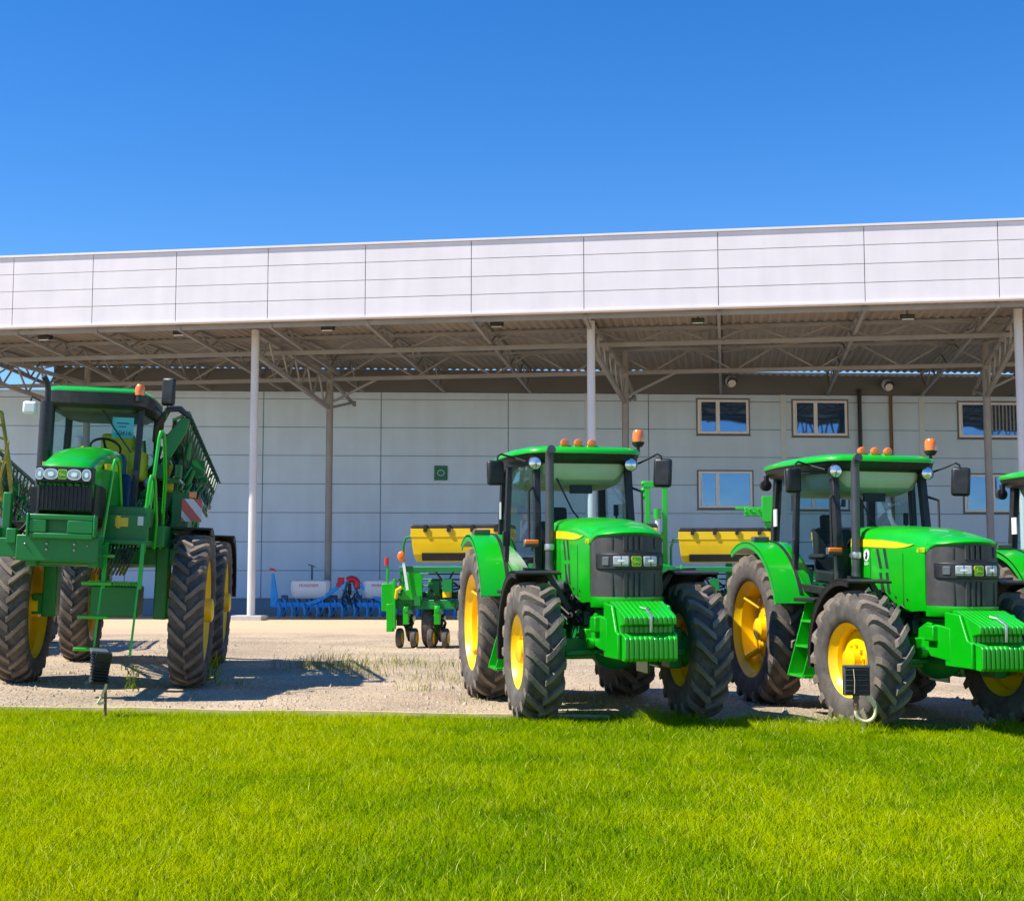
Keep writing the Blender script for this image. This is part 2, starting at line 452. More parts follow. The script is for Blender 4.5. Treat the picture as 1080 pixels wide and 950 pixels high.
    hx = [.315*math.sin(q) for q in np.linspace(-PI/2*.97, PI/2*.97, 19)]
    for k, x in enumerate(hx):
        y = ny(x) - .010; e = .014 if k in (0, 18) else 0
        rings.append([(x, y+.02, 1.39+e), (x, y-.026+e, 1.40+e), (x, y-.032+e, 1.47), (x, y-.026+e, 1.54-e), (x, y+.02, 1.55-e)])
    b.loft(rings)
    lb = b.build('lamp_housing', 'black', t, bevel=.004, smooth=30)
    for s in (-1, 1):
        x = s*.135; tw = math.atan2(ny(abs(x)+.05)-ny(abs(x)-.05), .1)*s
        b = MB().box((0, 0, 0), (.145, .02, .092)); h = b.build('headlight', 'lens', t, bevel=.012); h.location = (x, ny(x)-.040, 1.47); h.rotation_euler = (0, 0, tw)
        b = MB().ball((0, -.004, .004), .034, sz=(1.5, .25, 1)); b.build('reflector', 'chrome', h)
        b = MB().box((.0, -.008, 0), (.008, .008, .09)).box((0, -.008, -.028), (.14, .008, .006)); b.build('lens_bar', 'cabgrey', h)
        x = s*.255; tw = math.atan2(ny(abs(x)+.02)-ny(abs(x)-.02), .04)*s
        h = MB().box((0, 0, 0), (.075, .02, .08)).build('turn_lamp', 'cabgrey', t, bevel=.008); h.location = (x, ny(x)-.036, 1.47); h.rotation_euler = (0, 0, tw)
    badge(t, (0, -.750, 1.47), .092, (PI/2, 0, 0))
    # hood side decals
    for s in (-1, 1):
        b = MB(); n = 12; rings = []
        for k in range(n+1):
            u = k/n; y = 1.03 - 1.25*u
            c = float(np.interp(y, ys, zt)); w = hood_w(y)
            z1 = c-.128; z0 = z1 - .075*(1-u**7)
            z1 = z1 - .018*u**3
            rings.append([(s*(w-.01), y, z0), (s*(w+.004), y, z0), (s*(w+.003), y, max(z1, z0+.004)), (s*(w-.012), y, max(z1, z0+.004))])
        b.loft(rings).build('side_stripe', 'stripe', hood, smooth=0)
        b = MB()
        for dz, y0, y1 in ((.0, .50, .44), (.0, .36, .31), (-.23, .44, .41), (-.23, .31, .29)):
            w = hood_w(y0)
            b.prism([(y0, 1.68+dz), (y0-.05, 1.68+dz), (y1-.06, 1.49+dz), (y1-.01, 1.49+dz)], 'x', s*(w-.02), s*(w+.003))
        b.build('side_vent', 'dark', hood, smooth=0)
        b = MB()
        w = hood_w(-.02); b.prism([(-.03, 1.14), (-.022, 1.14), (-.022, 1.63), (-.03, 1.63)], 'x', s*(w-.02), s*(w+.0025))
        w = hood_w(.62); b.prism([(.62, 1.31), (.628, 1.31), (.628, 1.70), (.62, 1.70)], 'x', s*(w-.02), s*(w+.003))
        b.build('panel_seam', 'dark', hood, smooth=0)
        b = MB()
        for yy, zz in ((-.10, 1.20), (.12, 1.22), (.70, 1.36), (.95, 1.36)): b.cyl((s*(hood_w(yy)-.01), yy, zz), (s*(hood_w(yy)+.006), yy, zz), .013, n=8)
        b.build('hood_bolt', 'dark', hood)
    # exhaust, air pipe
    b = MB()
    b.tube([(-.33, .46, 1.24), (-.37, .62, 1.22), (-.42, .74, 1.25), (-.436, .80, 1.33), (-.436, .805, 1.45)], [.055, .06, .06, .055, .046], 14)
    b.tube([(-.436, .805, 1.43), (-.436, .805, 2.48), (-.435, .798, 2.54), (-.432, .77, 2.585), (-.428, .73, 2.60)], .044, 14)
    ex = b.build('exhaust_pipe', 'pipe', t)
    MB().lathe([(.051, -.03), (.054, -.02), (.054, .02), (.051, .03)], (-.436, .805, 1.62), 'z', 16).box((-.40, .86, 1.62), (.14, .05, .03)).build('pipe_clamp', 'steel', ex)
    # front fenders
    for s in (-1, 1):
        b = MB(); x0, x1 = s*(TF-.23), s*(TF+.20)
        b.arc(0, RF-.02, RF+.10, 76, 188, min(x0, x1), max(x0, x1), .018, 20)
        b.arc(0, RF-.02, RF+.055, 78, 188, s*(TF+.185) if s > 0 else s*(TF+.20), s*(TF+.20) if s > 0 else s*(TF+.185), .055, 20)
        b.beam((s*.40, .14, 1.02), (s*.62, .16, 1.38), .06, .05); b.beam((s*.62, .16, 1.38), (s*.85, .1, 1.40), .05, .03)
        b.build('front_fender', 'black', t, smooth=40)
    # rear fenders
    for s in (-1, 1):
        b = MB(); rf = RB + .10
        xa, xb = s*.58, s*1.0
        b.arc(WBASE, RB, rf, 18, 118, min(xa, xb), max(xa, xb), .025, 26)
        b.arc(WBASE, RB, rf-.045, 18, 118, min(s*.985, s*1.0), max(s*.985, s*1.0), .06, 26)
        # inner wall beside the cab
        P = [(WBASE - (rf)*math.cos(R(a)), RB + rf*math.sin(R(a))) for a in range(12, 122, 6)] + [(WBASE+.45, 1.1), (WBASE-.75, .9)]
        f = b.build('rear_fender', 'green', t, smooth=40)
        MB().prism(P, 'x', s*.55, s*.585).build('fender_wall', 'dark', f)
        b = MB(); b.arc(WBASE, RB, rf+.027, 24, 112, min(s*.70, s*.735), max(s*.70, s*.735), .008, 26); b.build('fender_seam', 'black', f)
        b = MB(); b.box((s*.86, WBASE-.10, RB+rf+.045), (.18, .10, .06)); b.build('rear_lamp', 'cabgrey', f, bevel=.01)
    # steps
    for s in (-1, 1):
        b = MB()
        for y0, tilt in ((.82, .0), (1.28, 0)):
            b.prism([(y0+.22, 1.16), (y0+.28, 1.16), (y0+.07, .38), (y0-.02, .38)], 'x', s*.62, s*.90) if False else None
        # two cheek plates leaning with the ladder, three treads
        for y0 in (.93, 1.30):
            b.prism([(s*.56, 1.14), (s*.76, 1.14), (s*.97, .40), (s*.76, .40)], 'y', y0, y0+.018)
        for z in (.41, .70, .95):
            xo = .74 + (1.14-z)/.74*.20
            b.box((s*(xo-.09), 1.125, z), (.22, .42, .028))
            for k in range(4):
                b.beam((s*(xo-.16), .95, z+.06+.03*k), (s*(xo-.13), 1.12+.03*k, z+.02), .012)
        b.box((s*.62, 1.12, .74), (.02, .40, .8))
        b.build('step', 'green', t, bevel=.005)
        MB().box((s*.72, 1.12, 1.17), (.3, .5, .04)).build('platform', 'black', t, bevel=.01)
    # cab
    cab_z0, cab_z1 = 1.22, 2.52
    FB, FT = (.50, 1.06), (.49, 1.20)       # front pillar bottom/top (x, y)
    MBx, MT = (.70, 1.72), (.66, 1.74)
    RBx, RT = (.60, 2.58), (.56, 2.50)
    b = MB()
    for s in (-1, 1):
        b.beam((s*FB[0], FB[1], 1.0), (s*FB[0], FB[1]+.01, 1.62), .075, .09); b.beam((s*FB[0], FB[1], 1.6), (s*FT[0], FT[1], cab_z1), .07, .085)
        b.beam((s*MBx[0], MBx[1], 1.30), (s*MT[0], MT[1], cab_z1), .06, .07)
        b.beam((s*RBx[0], RBx[1], 1.30), (s*RT[0], RT[1], cab_z1), .08, .08)
        b.beam((s*FB[0], FB[1], 1.24), (s*MBx[0], MBx[1], 1.30), .06, .08); b.beam((s*MBx[0], MBx[1], 1.30), (s*RBx[0], RBx[1], 1.55), .05, .08)
        b.beam((s*FT[0], FT[1], cab_z1), (s*MT[0], MT[1], cab_z1), .08, .09); b.beam((s*MT[0], MT[1], cab_z1), (s*RT[0], RT[1], cab_z1), .08, .09)
    b.beam((-FT[0], FT[1], cab_z1), (FT[0], FT[1], cab_z1), .08, .09); b.beam((-RT[0], RT[1], cab_z1), (RT[0], RT[1], cab_z1), .08, .09)
    b.beam((-RBx[0], RBx[1], 1.5), (RBx[0], RBx[1], 1.5), .06, .07)
    cf = b.build('cab_frame', 'black', t, bevel=.008)
    b = MB(); b.box((0, 1.85, 1.14), (1.10, 1.5, .16)); b.box((0, 1.10, 1.42), (.9, .06, .55)); b.build('cab_floor', 'dark', t, bevel=.01)
    q = MB().add([(-.47, 1.085, 1.66), (.47, 1.085, 1.66), (.46, 1.21, 2.47), (-.46, 1.21, 2.47)], [(0,1,2,3)])
    q.build('windshield', 'glass', t, smooth=0)
    for s in (-1, 1):
        MB().add([(s*.515, 1.11, 1.28), (s*.70, 1.69, 1.33), (s*.66, 1.71, 2.47), (s*.505, 1.23, 2.47)], [(0,1,2,3)]).build('door_glass', 'glass', t, smooth=0)
        MB().add([(s*.70, 1.76, 1.42), (s*.61, 2.55, 1.62), (s*.57, 2.48, 2.47), (s*.66, 1.78, 2.47)], [(0,1,2,3)]).build('side_glass', 'glass', t, smooth=0)
        b = MB().tube([(s*.55, 1.06, 1.62), (s*.60, 1.02, 1.66), (s*.60, 1.04, 2.2), (s*.53, 1.14, 2.24)], .014, 8); b.build('grab_rail', 'black', t)
        b = MB().box((s*.735, 1.66, 1.72), (.03, .05, .16)); b.build('door_handle', 'black', t, bevel=.008)
    MB().add([(-.54, 2.58, 1.56), (.54, 2.58, 1.56), (.51, 2.51, 2.47), (-.51, 2.51, 2.47)], [(0,1,2,3)]).build('rear_glass', 'glass', t, smooth=0)
    MB().box((-.62, 2.44, 2.05), (.012, .12, .19), (0, 0, -.12)).build('paper_notice', 'white_sheet', t)
    # roof
    out = [(.47, 1.0), (.60, 1.10), (.71, 1.6), (.735, 2.1), (.67, 2.66), (.52, 2.82)]
    def ring(k, z, oy=0): 
        P = [(x*k, 1.9+(y-1.9)*k+oy, z) for x, y in out]
        return [(-x, y, z) for x, y, z in P] + P[::-1]
    rf_ = MB().loft([ring(1.0, 2.585), ring(1.003, 2.60), ring(.985, 2.632), ring(.90, 2.66), ring(.6, 2.685)]).build('roof', 'green', t, smooth=50)
    MB().loft([ring(.90, 2.49), ring(.965, 2.53), ring(.985, 2.584)]).build('roof_underside', 'black', rf_, smooth=40)
    MB().loft([ring(.60, 2.27, -.04), ring(.72, 2.32, -.06), ring(.78, 2.42, -.06), ring(.80, 2.488, -.06)]).build('headliner', 'cream', t, smooth=50)
    for i, x in enumerate((-.20, -.055, .09)):
        b = MB(); b.box((x+.02, 1.19, 2.655), (.12, .09, .05)); rb = b.build('marker_bracket', 'green', rf_, bevel=.01)
        MB().lathe([(.001, -.04), (.036, -.036), (.044, -.02), (.042, .02), (.02, .03)], (x, 1.14, 2.70), 'y', 16).build('marker_lens', 'orange', rb)
    # beacon at the far rear corner
    b = MB().tube([(.52, 1.25, 2.56), (.60, 1.22, 2.58), (.62, 1.22, 2.63), (.62, 1.22, 2.70)], .018, 8); b.lathe([(.001, 0), (.04, 0), (.064, .03), (.068, .05), (.001, .055)], (.62, 1.22, 2.68), 'z', 16)
    bc = b.build('beacon', 'black', t)
    MB().lathe([(.060, 0), (.063, .05), (.058, .10), (.042, .125), (.001, .13)], (.62, 1.22, 2.733), 'z', 20).build('beacon_lens', 'orange', bc)
    # work lights on the front posts
    for s in (-1, 1):
        b = MB().lathe([(.001, .07), (.05, .06), (.068, 0), (.07, -.03), (.066, -.035)], (s*.51-.02, 1.08, 2.48), 'y', 20); b.box((s*.51-.02, 1.13, 2.54), (.05, .1, .06)); wl = b.build('work_light', 'black', t)
        MB().lathe([(.066, -.03), (.04, -.042), (.001, -.046)], (s*.51-.02, 1.08, 2.48), 'y', 20).build('lamp_glass', 'chrome', wl)
        b = MB().lathe([(.001, .05), (.06, .04), (.065, -.02), (.001, -.03)], (s*.66, 2.62, 2.42), 'y', 14); b.box((s*.66, 2.6, 2.48), (.04, .06, .1)); b.build('rear_work_light', 'black', t)
        b = MB().box((s*.585, 1.00, 1.66), (.15, .07, .075)); ts = b.build('turn_signal', 'cabgrey', t, bevel=.01)
        MB().box((s*.585, .985, 1.672), (.146, .06, .05)).build('signal_lens', 'orange', ts, bevel=.012)
    # mirrors
    for s, yo, tw in ((-1, 1.28, .35), (1, .92, -.5)):
        b = MB().tube([(s*.60, 1.15, 2.50), (s*.68, yo+.05, 2.55), (s*.84 if s < 0 else .73, yo, 2.585), (s*.88 if s < 0 else .77, yo-.02, 2.56), (s*.89 if s < 0 else .78, yo-.02, 2.42)], .011, 8)
        xm = -.90 if s < 0 else .79
        mm = b.build('mirror', 'black', t)
        m2 = MB().box((0, 0, 0), (.19, .075, .30)).build('mirror_housing', 'black', mm, bevel=.03)
        m2.scale.z = .86 if s < 0 else 1
        m2.location = (xm, yo, 2.39); m2.rotation_euler = (0, .04*s, tw)
        m3 = MB().box((0, .038, 0), (.155, .006, .25)).build('mirror_face', 'chrome', mm); m3.location = m2.location; m3.rotation_euler = m2.rotation_euler; m3.scale.z = m2.scale.z
    # interior
    b = MB(); b.box((0, 2.06, 1.40), (.46, .46, .14), (.06, 0, 0)); b.box((0, 2.30, 1.68), (.44, .12, .50), (-.12, 0, 0)); b.box((0, 2.36, 2.0), (.24, .09, .18), (-.12, 0, 0))
    for s in (-1, 1): b.box((s*.28, 2.10, 1.62), (.07, .36, .06))
    b.build('seat', 'seat', t, bevel=.035)
    b = MB(); b.box((0, 1.22, 1.52), (.34, .2, .34), (-.25, 0, 0)); b.cyl((0, 1.28, 1.5), (0, 1.46, 1.72), .035, n=10); b.box((.50, 2.0, 1.45), (.16, .7, .2)); b.box((-.50, 2.1, 1.42), (.14, .5, .16)); b.build('console', 'cabgrey', t, bevel=.02)
    b = MB(); C0 = Vector((0, 1.47, 1.76)); Q = Euler((-.62, 0, 0)).to_matrix()
    b.tube([C0 + Q @ Vector((.20*math.cos(2*PI*k/24), .20*math.sin(2*PI*k/24), 0)) for k in range(25)], .016, 8)
    for a in (0.5, 2.6, 4.7): b.beam(C0, C0 + Q @ Vector((.19*math.cos(a), .19*math.sin(a), 0)), .03, .012)
    b.build('steering_wheel', 'black', t)
    b = MB(); b.beam((.42, 1.35, 1.65), (.44, 1.45, 2.05), .025); b.box((.43, 1.42, 2.02), (.05, .03, .12)); b.box((.02, 1.32, 2.24), (.24, .04, .10)); b.tube([(-.1, 1.3, 2.42), (-.12, 1.3, 2.34), (-.05, 1.32, 2.28)], .01, 6)
    b.build('cab_mirror', 'black', t, bevel=.01)
    b = MB().tube([(-.30, 1.20, 2.40), (-.12, 1.12, 2.0), (.12, 1.07, 1.70)], .010, 6); b.beam((-.02, 1.09, 1.86), (.26, 1.055, 1.66), .014); b.build('wiper', 'black', t)
    # battery box / fuel tank below the cab
    for s in (-1, 1):
        MB().box((s*.45, 1.15, .80), (.26, .7, .44)).build('fuel_tank', 'black', t, bevel=.04)
    # rear linkage arms
    b = MB()
    for s in (-1, 1): b.beam((s*.3, 2.7, .75), (s*.42, 3.4, .6), .07, .09); b.beam((s*.3, 2.75, 1.3), (s*.4, 3.2, .65), .05)
    b.build('rear_linkage', 'dgreen', t)
    return t
# ------------------------------------------------------------------ self-propelled sprayer
def lattice(b, A0, A1, B0, B1, n, w=.035, wz=.02, rungs=True):
    A0, A1, B0, B1 = map(Vector, (A0, A1, B0, B1))
    b.beam(A0, A1, w); b.beam(B0, B1, w)
    for i in range(n):
        u, v = i/n, (i+1)/n
        b.beam(A0.lerp(A1, u), B0.lerp(B1, (u+v)/2), wz); b.beam(B0.lerp(B1, (u+v)/2), A0.lerp(A1, v), wz)
        if rungs: b.beam(A0.lerp(A1, u), B0.lerp(B1, u), wz)
def make_sprayer(loc, rz):
    t = empty('sprayer', loc, rz)
    TW, L_ = .94, 3.9
    for s in (-1, 1):
        for y in (0, L_):
            make_wheel(t, (s*TW + (.07 if s > 0 and y == 0 else 0), y, .895), s, .905, .39, .615, 26, .045, .062, .06, .15, .62, spin=.2*s+y)
            b = MB(); b.box((s*(TW-.30), y, 1.25), (.16, .28, .95)); b.box((s*(TW-.20), y, .92), (.2, .24, .24)); b.box((s*.5, y, 1.52), (.6, .22, .2))
            b.build('wheel_leg', 'dgreen', t, bevel=.02)
            b = MB(); b.arc(y, .895, .97, 82, 176, min(s*(TW-.21), s*(TW+.25)), max(s*(TW-.21), s*(TW+.25)), .02, 20)
            b.arc(y, .895, .90, 82, 176, min(s*(TW+.235), s*(TW+.25)), max(s*(TW+.235), s*(TW+.25)), .09, 20)
            b.beam((s*.6, y+.05, 1.6), (s*TW, y+.1, 1.87), .05)
            b.build('fender', 'black', t, smooth=40)
    # frame
    b = MB()
    for s in (-1, 1): b.box((s*.36, 1.3, 1.48), (.12, 6.4, .22))
    for y in (-1.7, -.4, .8, 2.2, 3.6, 4.4): b.box((0, y, 1.48), (.7, .14, .18))
    b.build('chassis', 'dgreen', t, bevel=.015)
    # front box with slot, lower plate
    b = MB()
    b.box((0, -2.02, 1.885), (.74, .08, .06)); b.box((0, -2.02, 1.69), (.74, .08, .06)); b.box((-.27, -2.02, 1.79), (.2, .08, .14)); b.box((.22, -2.02, 1.79), (.3, .08, .14))
    b.box((0, -1.85, 1.78), (.72, .26, .27)); b.box((.385, -2.0, 1.80), (.03, .14, .24)); b.box((-.385, -2.0, 1.80), (.03, .14, .24))
    b.build('front_bumper', 'dgreen', t, bevel=.012)
    b = MB(); b.box((-.05, -1.82, 1.56), (.95, .30, .27)); b.box((-.66, -1.7, 1.56), (.55, .16, .2)); b.box((-.62, -1.75, 1.68), (.12, .18, .16)); b.box((-.85, -1.7, 1.66), (.14, .16, .22))
    b.box((-.75, -1.55, 1.9), (.10, .1, .5))
    b.build('front_plate', 'dgreen', t, bevel=.012)
    b = MB()
    for x in (-.17, .15):
        for z in (1.55, 1.61): b.ball((x, -1.975, z), .018)
    for x in (-.42, .3): b.ball((x, -1.975, 1.6), .012)
    b.build('bolt', 'steel', t)
    # hood
    ys = [-2.0, -1.95, -1.8, -1.4, -.9, -.35]
    zt = [2.38, 2.45, 2.52, 2.62, 2.70, 2.75]
    rings = []
    for y, c in zip(ys, zt):
        w = .355 + .03*(y+2.0)/1.65
        half = [(w-.01, 2.0 if y > -1.9 else 2.32), (w, c-.16), (w-.02, c-.07), (w-.08, c-.015), (w-.2, c+.015), (0, c+.03)]
        rings.append([(-x, y, z) for x, z in half] + [(x, y, z) for x, z in half[-2::-1]])
    rings = [[(x*(.9 + .1*(p[1]+2.0)/1.65), y, z) for x, y, z in r for p in [r[0]]] for r in rings]
    hood = MB().loft(rings).build('hood', 'green', t, smooth=40)
    b = MB(); b.box((0, -1.90, 2.13), (.62, .16, .34))
    for i in range(13): b.box((-.29 + i*.0483, -1.985, 2.12), (.018, .02, .30))
    b.build('grille', 'black', t, bevel=.006)
    MB().loft([[(x, -2.0-.03*(1-(x/.36)**2), 2.25), (x, -2.045-.03*(1-(x/.36)**2), 2.26), (x, -2.05-.03*(1-(x/.36)**2), 2.41), (x, -2.0, 2.425), (x, -1.85, 2.42), (x, -1.85, 2.25)] for x in np.linspace(-.325, .325, 9)]).build('lamp_bar', 'black', t)
    for x, w in ((-.277, .048), (-.145, .082), (.125, .082), (.265, .052)):
        yl = -2.052 - .03*(1-(abs(x)/.36)**2); hz_ = .056 if w > .08 else .062
        el = lambda q: [(x + w*q*math.copysign(abs(math.cos(a))**.8, math.cos(a)), 2.335 + hz_*q*math.copysign(abs(math.sin(a))**.8, math.sin(a))) for a in np.linspace(0, 2*PI, 25)[:-1]]
        h = MB().prism(el(1), 'y', yl-.016, yl+.03).build('headlight', 'chrome', t, smooth=20)
        MB().prism(el(.9), 'y', yl-.019, yl-.015).build('lens_glass', 'lens', h, smooth=20)
        MB().prism(el(.42), 'y', yl-.022, yl-.018).build('lens_centre', 'chrome', h, smooth=20)
    badge(t, (-.012, -2.082, 2.335), .105, (PI/2, 0, 0))
    for s in (-1, 1):
        MB().prism([(-.5, 2.58), (-1.5, 2.50), (-1.5, 2.44), (-.5, 2.48)], 'x', s*.36, s*.389).build('side_stripe', 'stripe', hood, smooth=0)
        b = MB(); b.box((s*.325, -1.15, 2.08), (.04, 1.4, .35)); b.build('side_screen', 'black', hood, bevel=.01)
    # cab
    z0, z1 = 2.02, 3.28
    fb, ft, rb_, rt = (.56, -.42), (.585, -.30), (.66, 1.05), (.62, .95)
    b = MB()
    for s in (-1, 1):
        b.beam((s*fb[0], fb[1], z0-.1), (s*ft[0], ft[1], z1), .075, .09); b.beam((s*rb_[0], rb_[1], z0-.1), (s*rt[0], rt[1], z1), .09, .1)
        b.beam((s*fb[0], fb[1], z0), (s*rb_[0], rb_[1], z0), .08, .1); b.beam((s*ft[0], ft[1], z1), (s*rt[0], rt[1], z1), .08, .08)
    b.beam((-fb[0], fb[1], z0-.04), (fb[0], fb[1], z0-.04), .07, .16); b.beam((-rb_[0], rb_[1], z0+.3), (rb_[0], rb_[1], z0+.3), .08, .6)
    b.build('cab_frame', 'black', t, bevel=.01)
    MB().box((0, .32, 1.90), (1.2, 1.5, .16)).build('cab_floor', 'dark', t, bevel=.02)
    MB().add([(-fb[0]+.03, fb[1]-.02, z0+.03), (fb[0]-.03, fb[1]-.02, z0+.03), (ft[0]-.03, ft[1]-.02, z1-.03), (-ft[0]+.03, ft[1]-.02, z1-.03)], [(0,1,2,3)]).build('windshield', 'glass2', t, smooth=0)
    for s in (-1, 1): MB().add([(s*fb[0], fb[1]+.05, z0+.05), (s*rb_[0], rb_[1]-.05, z0+.05), (s*rt[0], rt[1]-.05, z1-.04), (s*ft[0], ft[1]+.05, z1-.04)], [(0,1,2,3)]).build('side_glass', 'glass2', t, smooth=0)
    MB().add([(-.6, 1.0, z0+.6), (.6, 1.0, z0+.6), (.57, .93, z1-.04), (-.57, .93, z1-.04)], [(0,1,2,3)]).build('rear_glass', 'glass2', t, smooth=0)
    out = [(.50, -.52), (.64, -.40), (.70, .1), (.70, .8), (.60, 1.12), (.4, 1.2)]
    def ring(k, z):
        P = [(x*k, .34+(y-.34)*k, z) for x, y in out]; return [(-x, y, z) for x, y, z in P] + P[::-1]
    rf_ = MB().loft([ring(1.0, 3.41), ring(1.0, 3.43), ring(.93, 3.47), ring(.6, 3.495)]).build('roof', 'green', t, smooth=45)
    MB().loft([ring(.93, 3.23), ring(1.0, 3.27), ring(1.01, 3.409)]).build('roof_visor', 'black', rf_, smooth=45)
    MB().loft([ring(.80, 3.19), ring(.86, 3.228)]).build('headliner', 'cabgrey', t)
    b = MB().cyl((.58, -.50, 3.32), (.58, -.50, 3.40), .055, n=14); bc = b.build('beacon', 'black', t)
    MB().lathe([(.062, 0), (.066, .05), (.06, .10), (.04, .13), (.001, .135)], (.58, -.50, 3.39), 'z', 18).build('beacon_lens', 'orange', bc)
    b = MB(); b.box((.12, .40, 2.48), (.5, .46, .16)); b.box((.12, .74, 2.74), (.48, .14, .6), (-.1, 0, 0)); b.build('seat', 'seatyellow', t, bevel=.05)
    b = MB(); b.box((.47, .34, 2.62), (.22, .55, .36)); b.box((-.28, .72, 2.65), (.24, .3, .42)); b.box((.49, .05, 2.5), (.14, .1, .12)); b.build('side_console', 'seatyellow', t, bevel=.05)
    b = MB(); b.box((.18, -.14, 2.4), (.40, .26, .62), (-.18, 0, 0)); b.box((.40, -.2, 2.25), (.16, .2, .45)); b.build('dashboard', 'bluedash', t, bevel=.04)
    b = MB(); C0 = Vector((.08, .02, 2.80)); Q = Euler((-.5, 0, 0)).to_matrix()
    b.tube([C0 + Q @ Vector((.2*math.cos(2*PI*k/24), .2*math.sin(2*PI*k/24), 0)) for k in range(25)], .016, 8)
    for a in (.6, 2.6, 4.7): b.beam(C0, C0 + Q @ Vector((.19*math.cos(a), .19*math.sin(a), 0)), .03, .012)
    b.cyl(C0, C0 + Vector((0, -.1, -.3)), .03, n=8)
    b.build('steering_wheel', 'black', t)
    pn = MB().box((.36, -.345, 3.02), (.28, .008, .24)).build('paper_notice', 'sheet', t)
    text('notice_writing', '10416', .085, 'black', pn, (.37, -.3505, 2.955), (PI/2 - .09, 0, 0), .001)
    MB().box((.36, -.3505, 3.07), (.16, .004, .012)).box((.35, -.3505, 3.03), (.10, .004, .010)).build('notice_line', 'black', pn)
    MB().tube([(.08, -.37, 3.22), (.3, -.40, 2.95), (.50, -.44, 2.72)], .010, 6).build('wiper', 'black', t)
    # exhaust stack left of the hood
    b = MB().cyl((-.50, -.95, 2.15), (-.50, -.95, 3.22), .085, n=20); b.tube([(-.50, -.95, 3.2), (-.50, -.95, 3.36), (-.515, -.97, 3.44), (-.55, -1.0, 3.5)], .038, 12); b.box((-.52, -.9, 2.05), (.2, .25, .4))
    b.build('exhaust_stack', 'black', t)
    # mirrors
    b = MB().tube([(-.60, -.35, 3.24), (-.80, -.5, 3.32), (-.82, -.5, 3.26)], .014, 8); m = b.build('mirror', 'black', t)
    MB().box((-.82, -.5, 3.19), (.18, .08, .15)).build('mirror_housing', 'tank', m, bevel=.03)
    b = MB().tube([(.68, .2, 3.36), (.86, .1, 3.2), (.88, .1, 3.5)], .016, 8); m = b.build('mirror', 'dgreen', t)
    MB().box((.88, .06, 3.52), (.19, .08, .34), (0, 0, -.3)).build('mirror_housing', 'black', m, bevel=.03)
    # ladder, rails, platform
    b = MB()
    for x in (.20, .585):
        b.beam((x, -1.50, 1.62), (x-.06*(1 if x < .4 else 1), -1.62, .43), .022, .03)
        b.beam((x, -1.50, 1.65), (x-.01, -1.54, 1.15), .045, .045)
    b.build('ladder', 'green', t, bevel=.004)
    ld = t.children[-1]
    for i, z in enumerate((1.50, 1.20, .84, .50)): MB().box((.385-.05*(1.6-z), -1.52-.1*(1.6-z), z), (.36, .13, .035)).build('rung', 'green', ld, bevel=.006)
    for x0, x1, y0, h0 in ((.36, .46, -1.45, 2.56), (.78, .90, -.75, 2.96), (.80, .86, -1.1, 2.42)):
        b = MB(); b.tube([(x0, y0, 1.55), (x1, y0, h0-.08), (x1+.012, y0+.03, h0-.01), (x1+.03, y0+.09, h0), (x1+.045, y0+.15, h0-.06), (x1+.06, y0+.35, h0-.5), (x1+.04, y0+.40, 1.6)], .024, 10); b.build('handrail', 'green', t)
    b = MB(); b.box((.58, -.75, 1.66), (.62, 1.3, .06)); b.box((.62, -1.25, 1.80), (.56, .05, .34)); b.box((.62, -.9, 1.95), (.5, .5, .22)); b.box((.85, -.2, 1.75), (.35, 1.0, .25)); b.build('platform', 'dgreen', t, bevel=.01)
    MB().box((.57, -1.282, 1.88), (.16, .008, .10)).box((.53, -1.287, 1.88), (.05, .008, .14)).build('warning_decal', 'yellow', t)
    b = MB(); b.box((.36, -.05, .98), (.62, .55, .36)); b.build('belly_box', 'dgreen', t, bevel=.02)
    b = MB(); b.box((.36, -.28, 1.19), (.66, .3, .04))
    for i in range(16): b.box((.06+i*.04, -.435, 1.19), (.012, .02, .06))
    b.build('tread_plate', 'green', t)
    badge(t, (.46, -.34, 1.34), .09, (PI/2, 0, 0))
    b = MB()
    for i in range(9):
        x = .40 + .045*i
        b.tube([(x, -1.30, 1.64), (x+.02, -1.45, 1.60-.02*(i % 3)), (x-.03, -1.50, 1.42), (x-.12, -1.35, 1.30)], .014, 6)
    b.build('hydraulic_hose', 'black', t); b = MB()
    for i in range(7):
        x = -.45 + .02*i; b.tube([(x-.3, -1.60, 1.62), (x-.1, -1.72, 1.74+.02*i), (x+.05, -1.70, 1.92), (x+.1, -1.5, 2.0)], .013, 6)
    b.build('hydraulic_hose', 'black', t)
    MB().box((.80, -1.282, 1.90), (.07, .006, .10)).build('white_decal', 'white_sheet', t)
    # product tank, pump clutter
    b = MB(); b.loft([[( .62*math.cos(a), y, 2.25+.62*math.sin(a)) for a in np.linspace(0, 2*PI, 21)[:-1]] for y in (1.35, 1.4, 3.5, 3.55)]); b.build('product_tank', 'dgreen', t, smooth=40)
    b = MB()
    for i in range(150):
        x = random.uniform(.5, 1.18); y = random.uniform(.4, 2.8); z = random.uniform(1.7, 2.75)
        if i % 3 == 0: b.box((x, y, z), (random.uniform(.06, .2), random.uniform(.06, .3), random.uniform(.05, .25)))
        elif i % 3 == 1: b.cyl((x, y, z), (x+random.uniform(-.1, .1), y, z+random.uniform(.1, .4)), random.uniform(.02, .05), n=8)
        else: b.tube([(x, y, z), (x+.08, y+.1, z+.15), (x, y+.25, z+.1), (x-.1, y+.3, z-.15)], .018, 6)
    b.build('pump_gear', 'dgreen', t)
    b = MB()
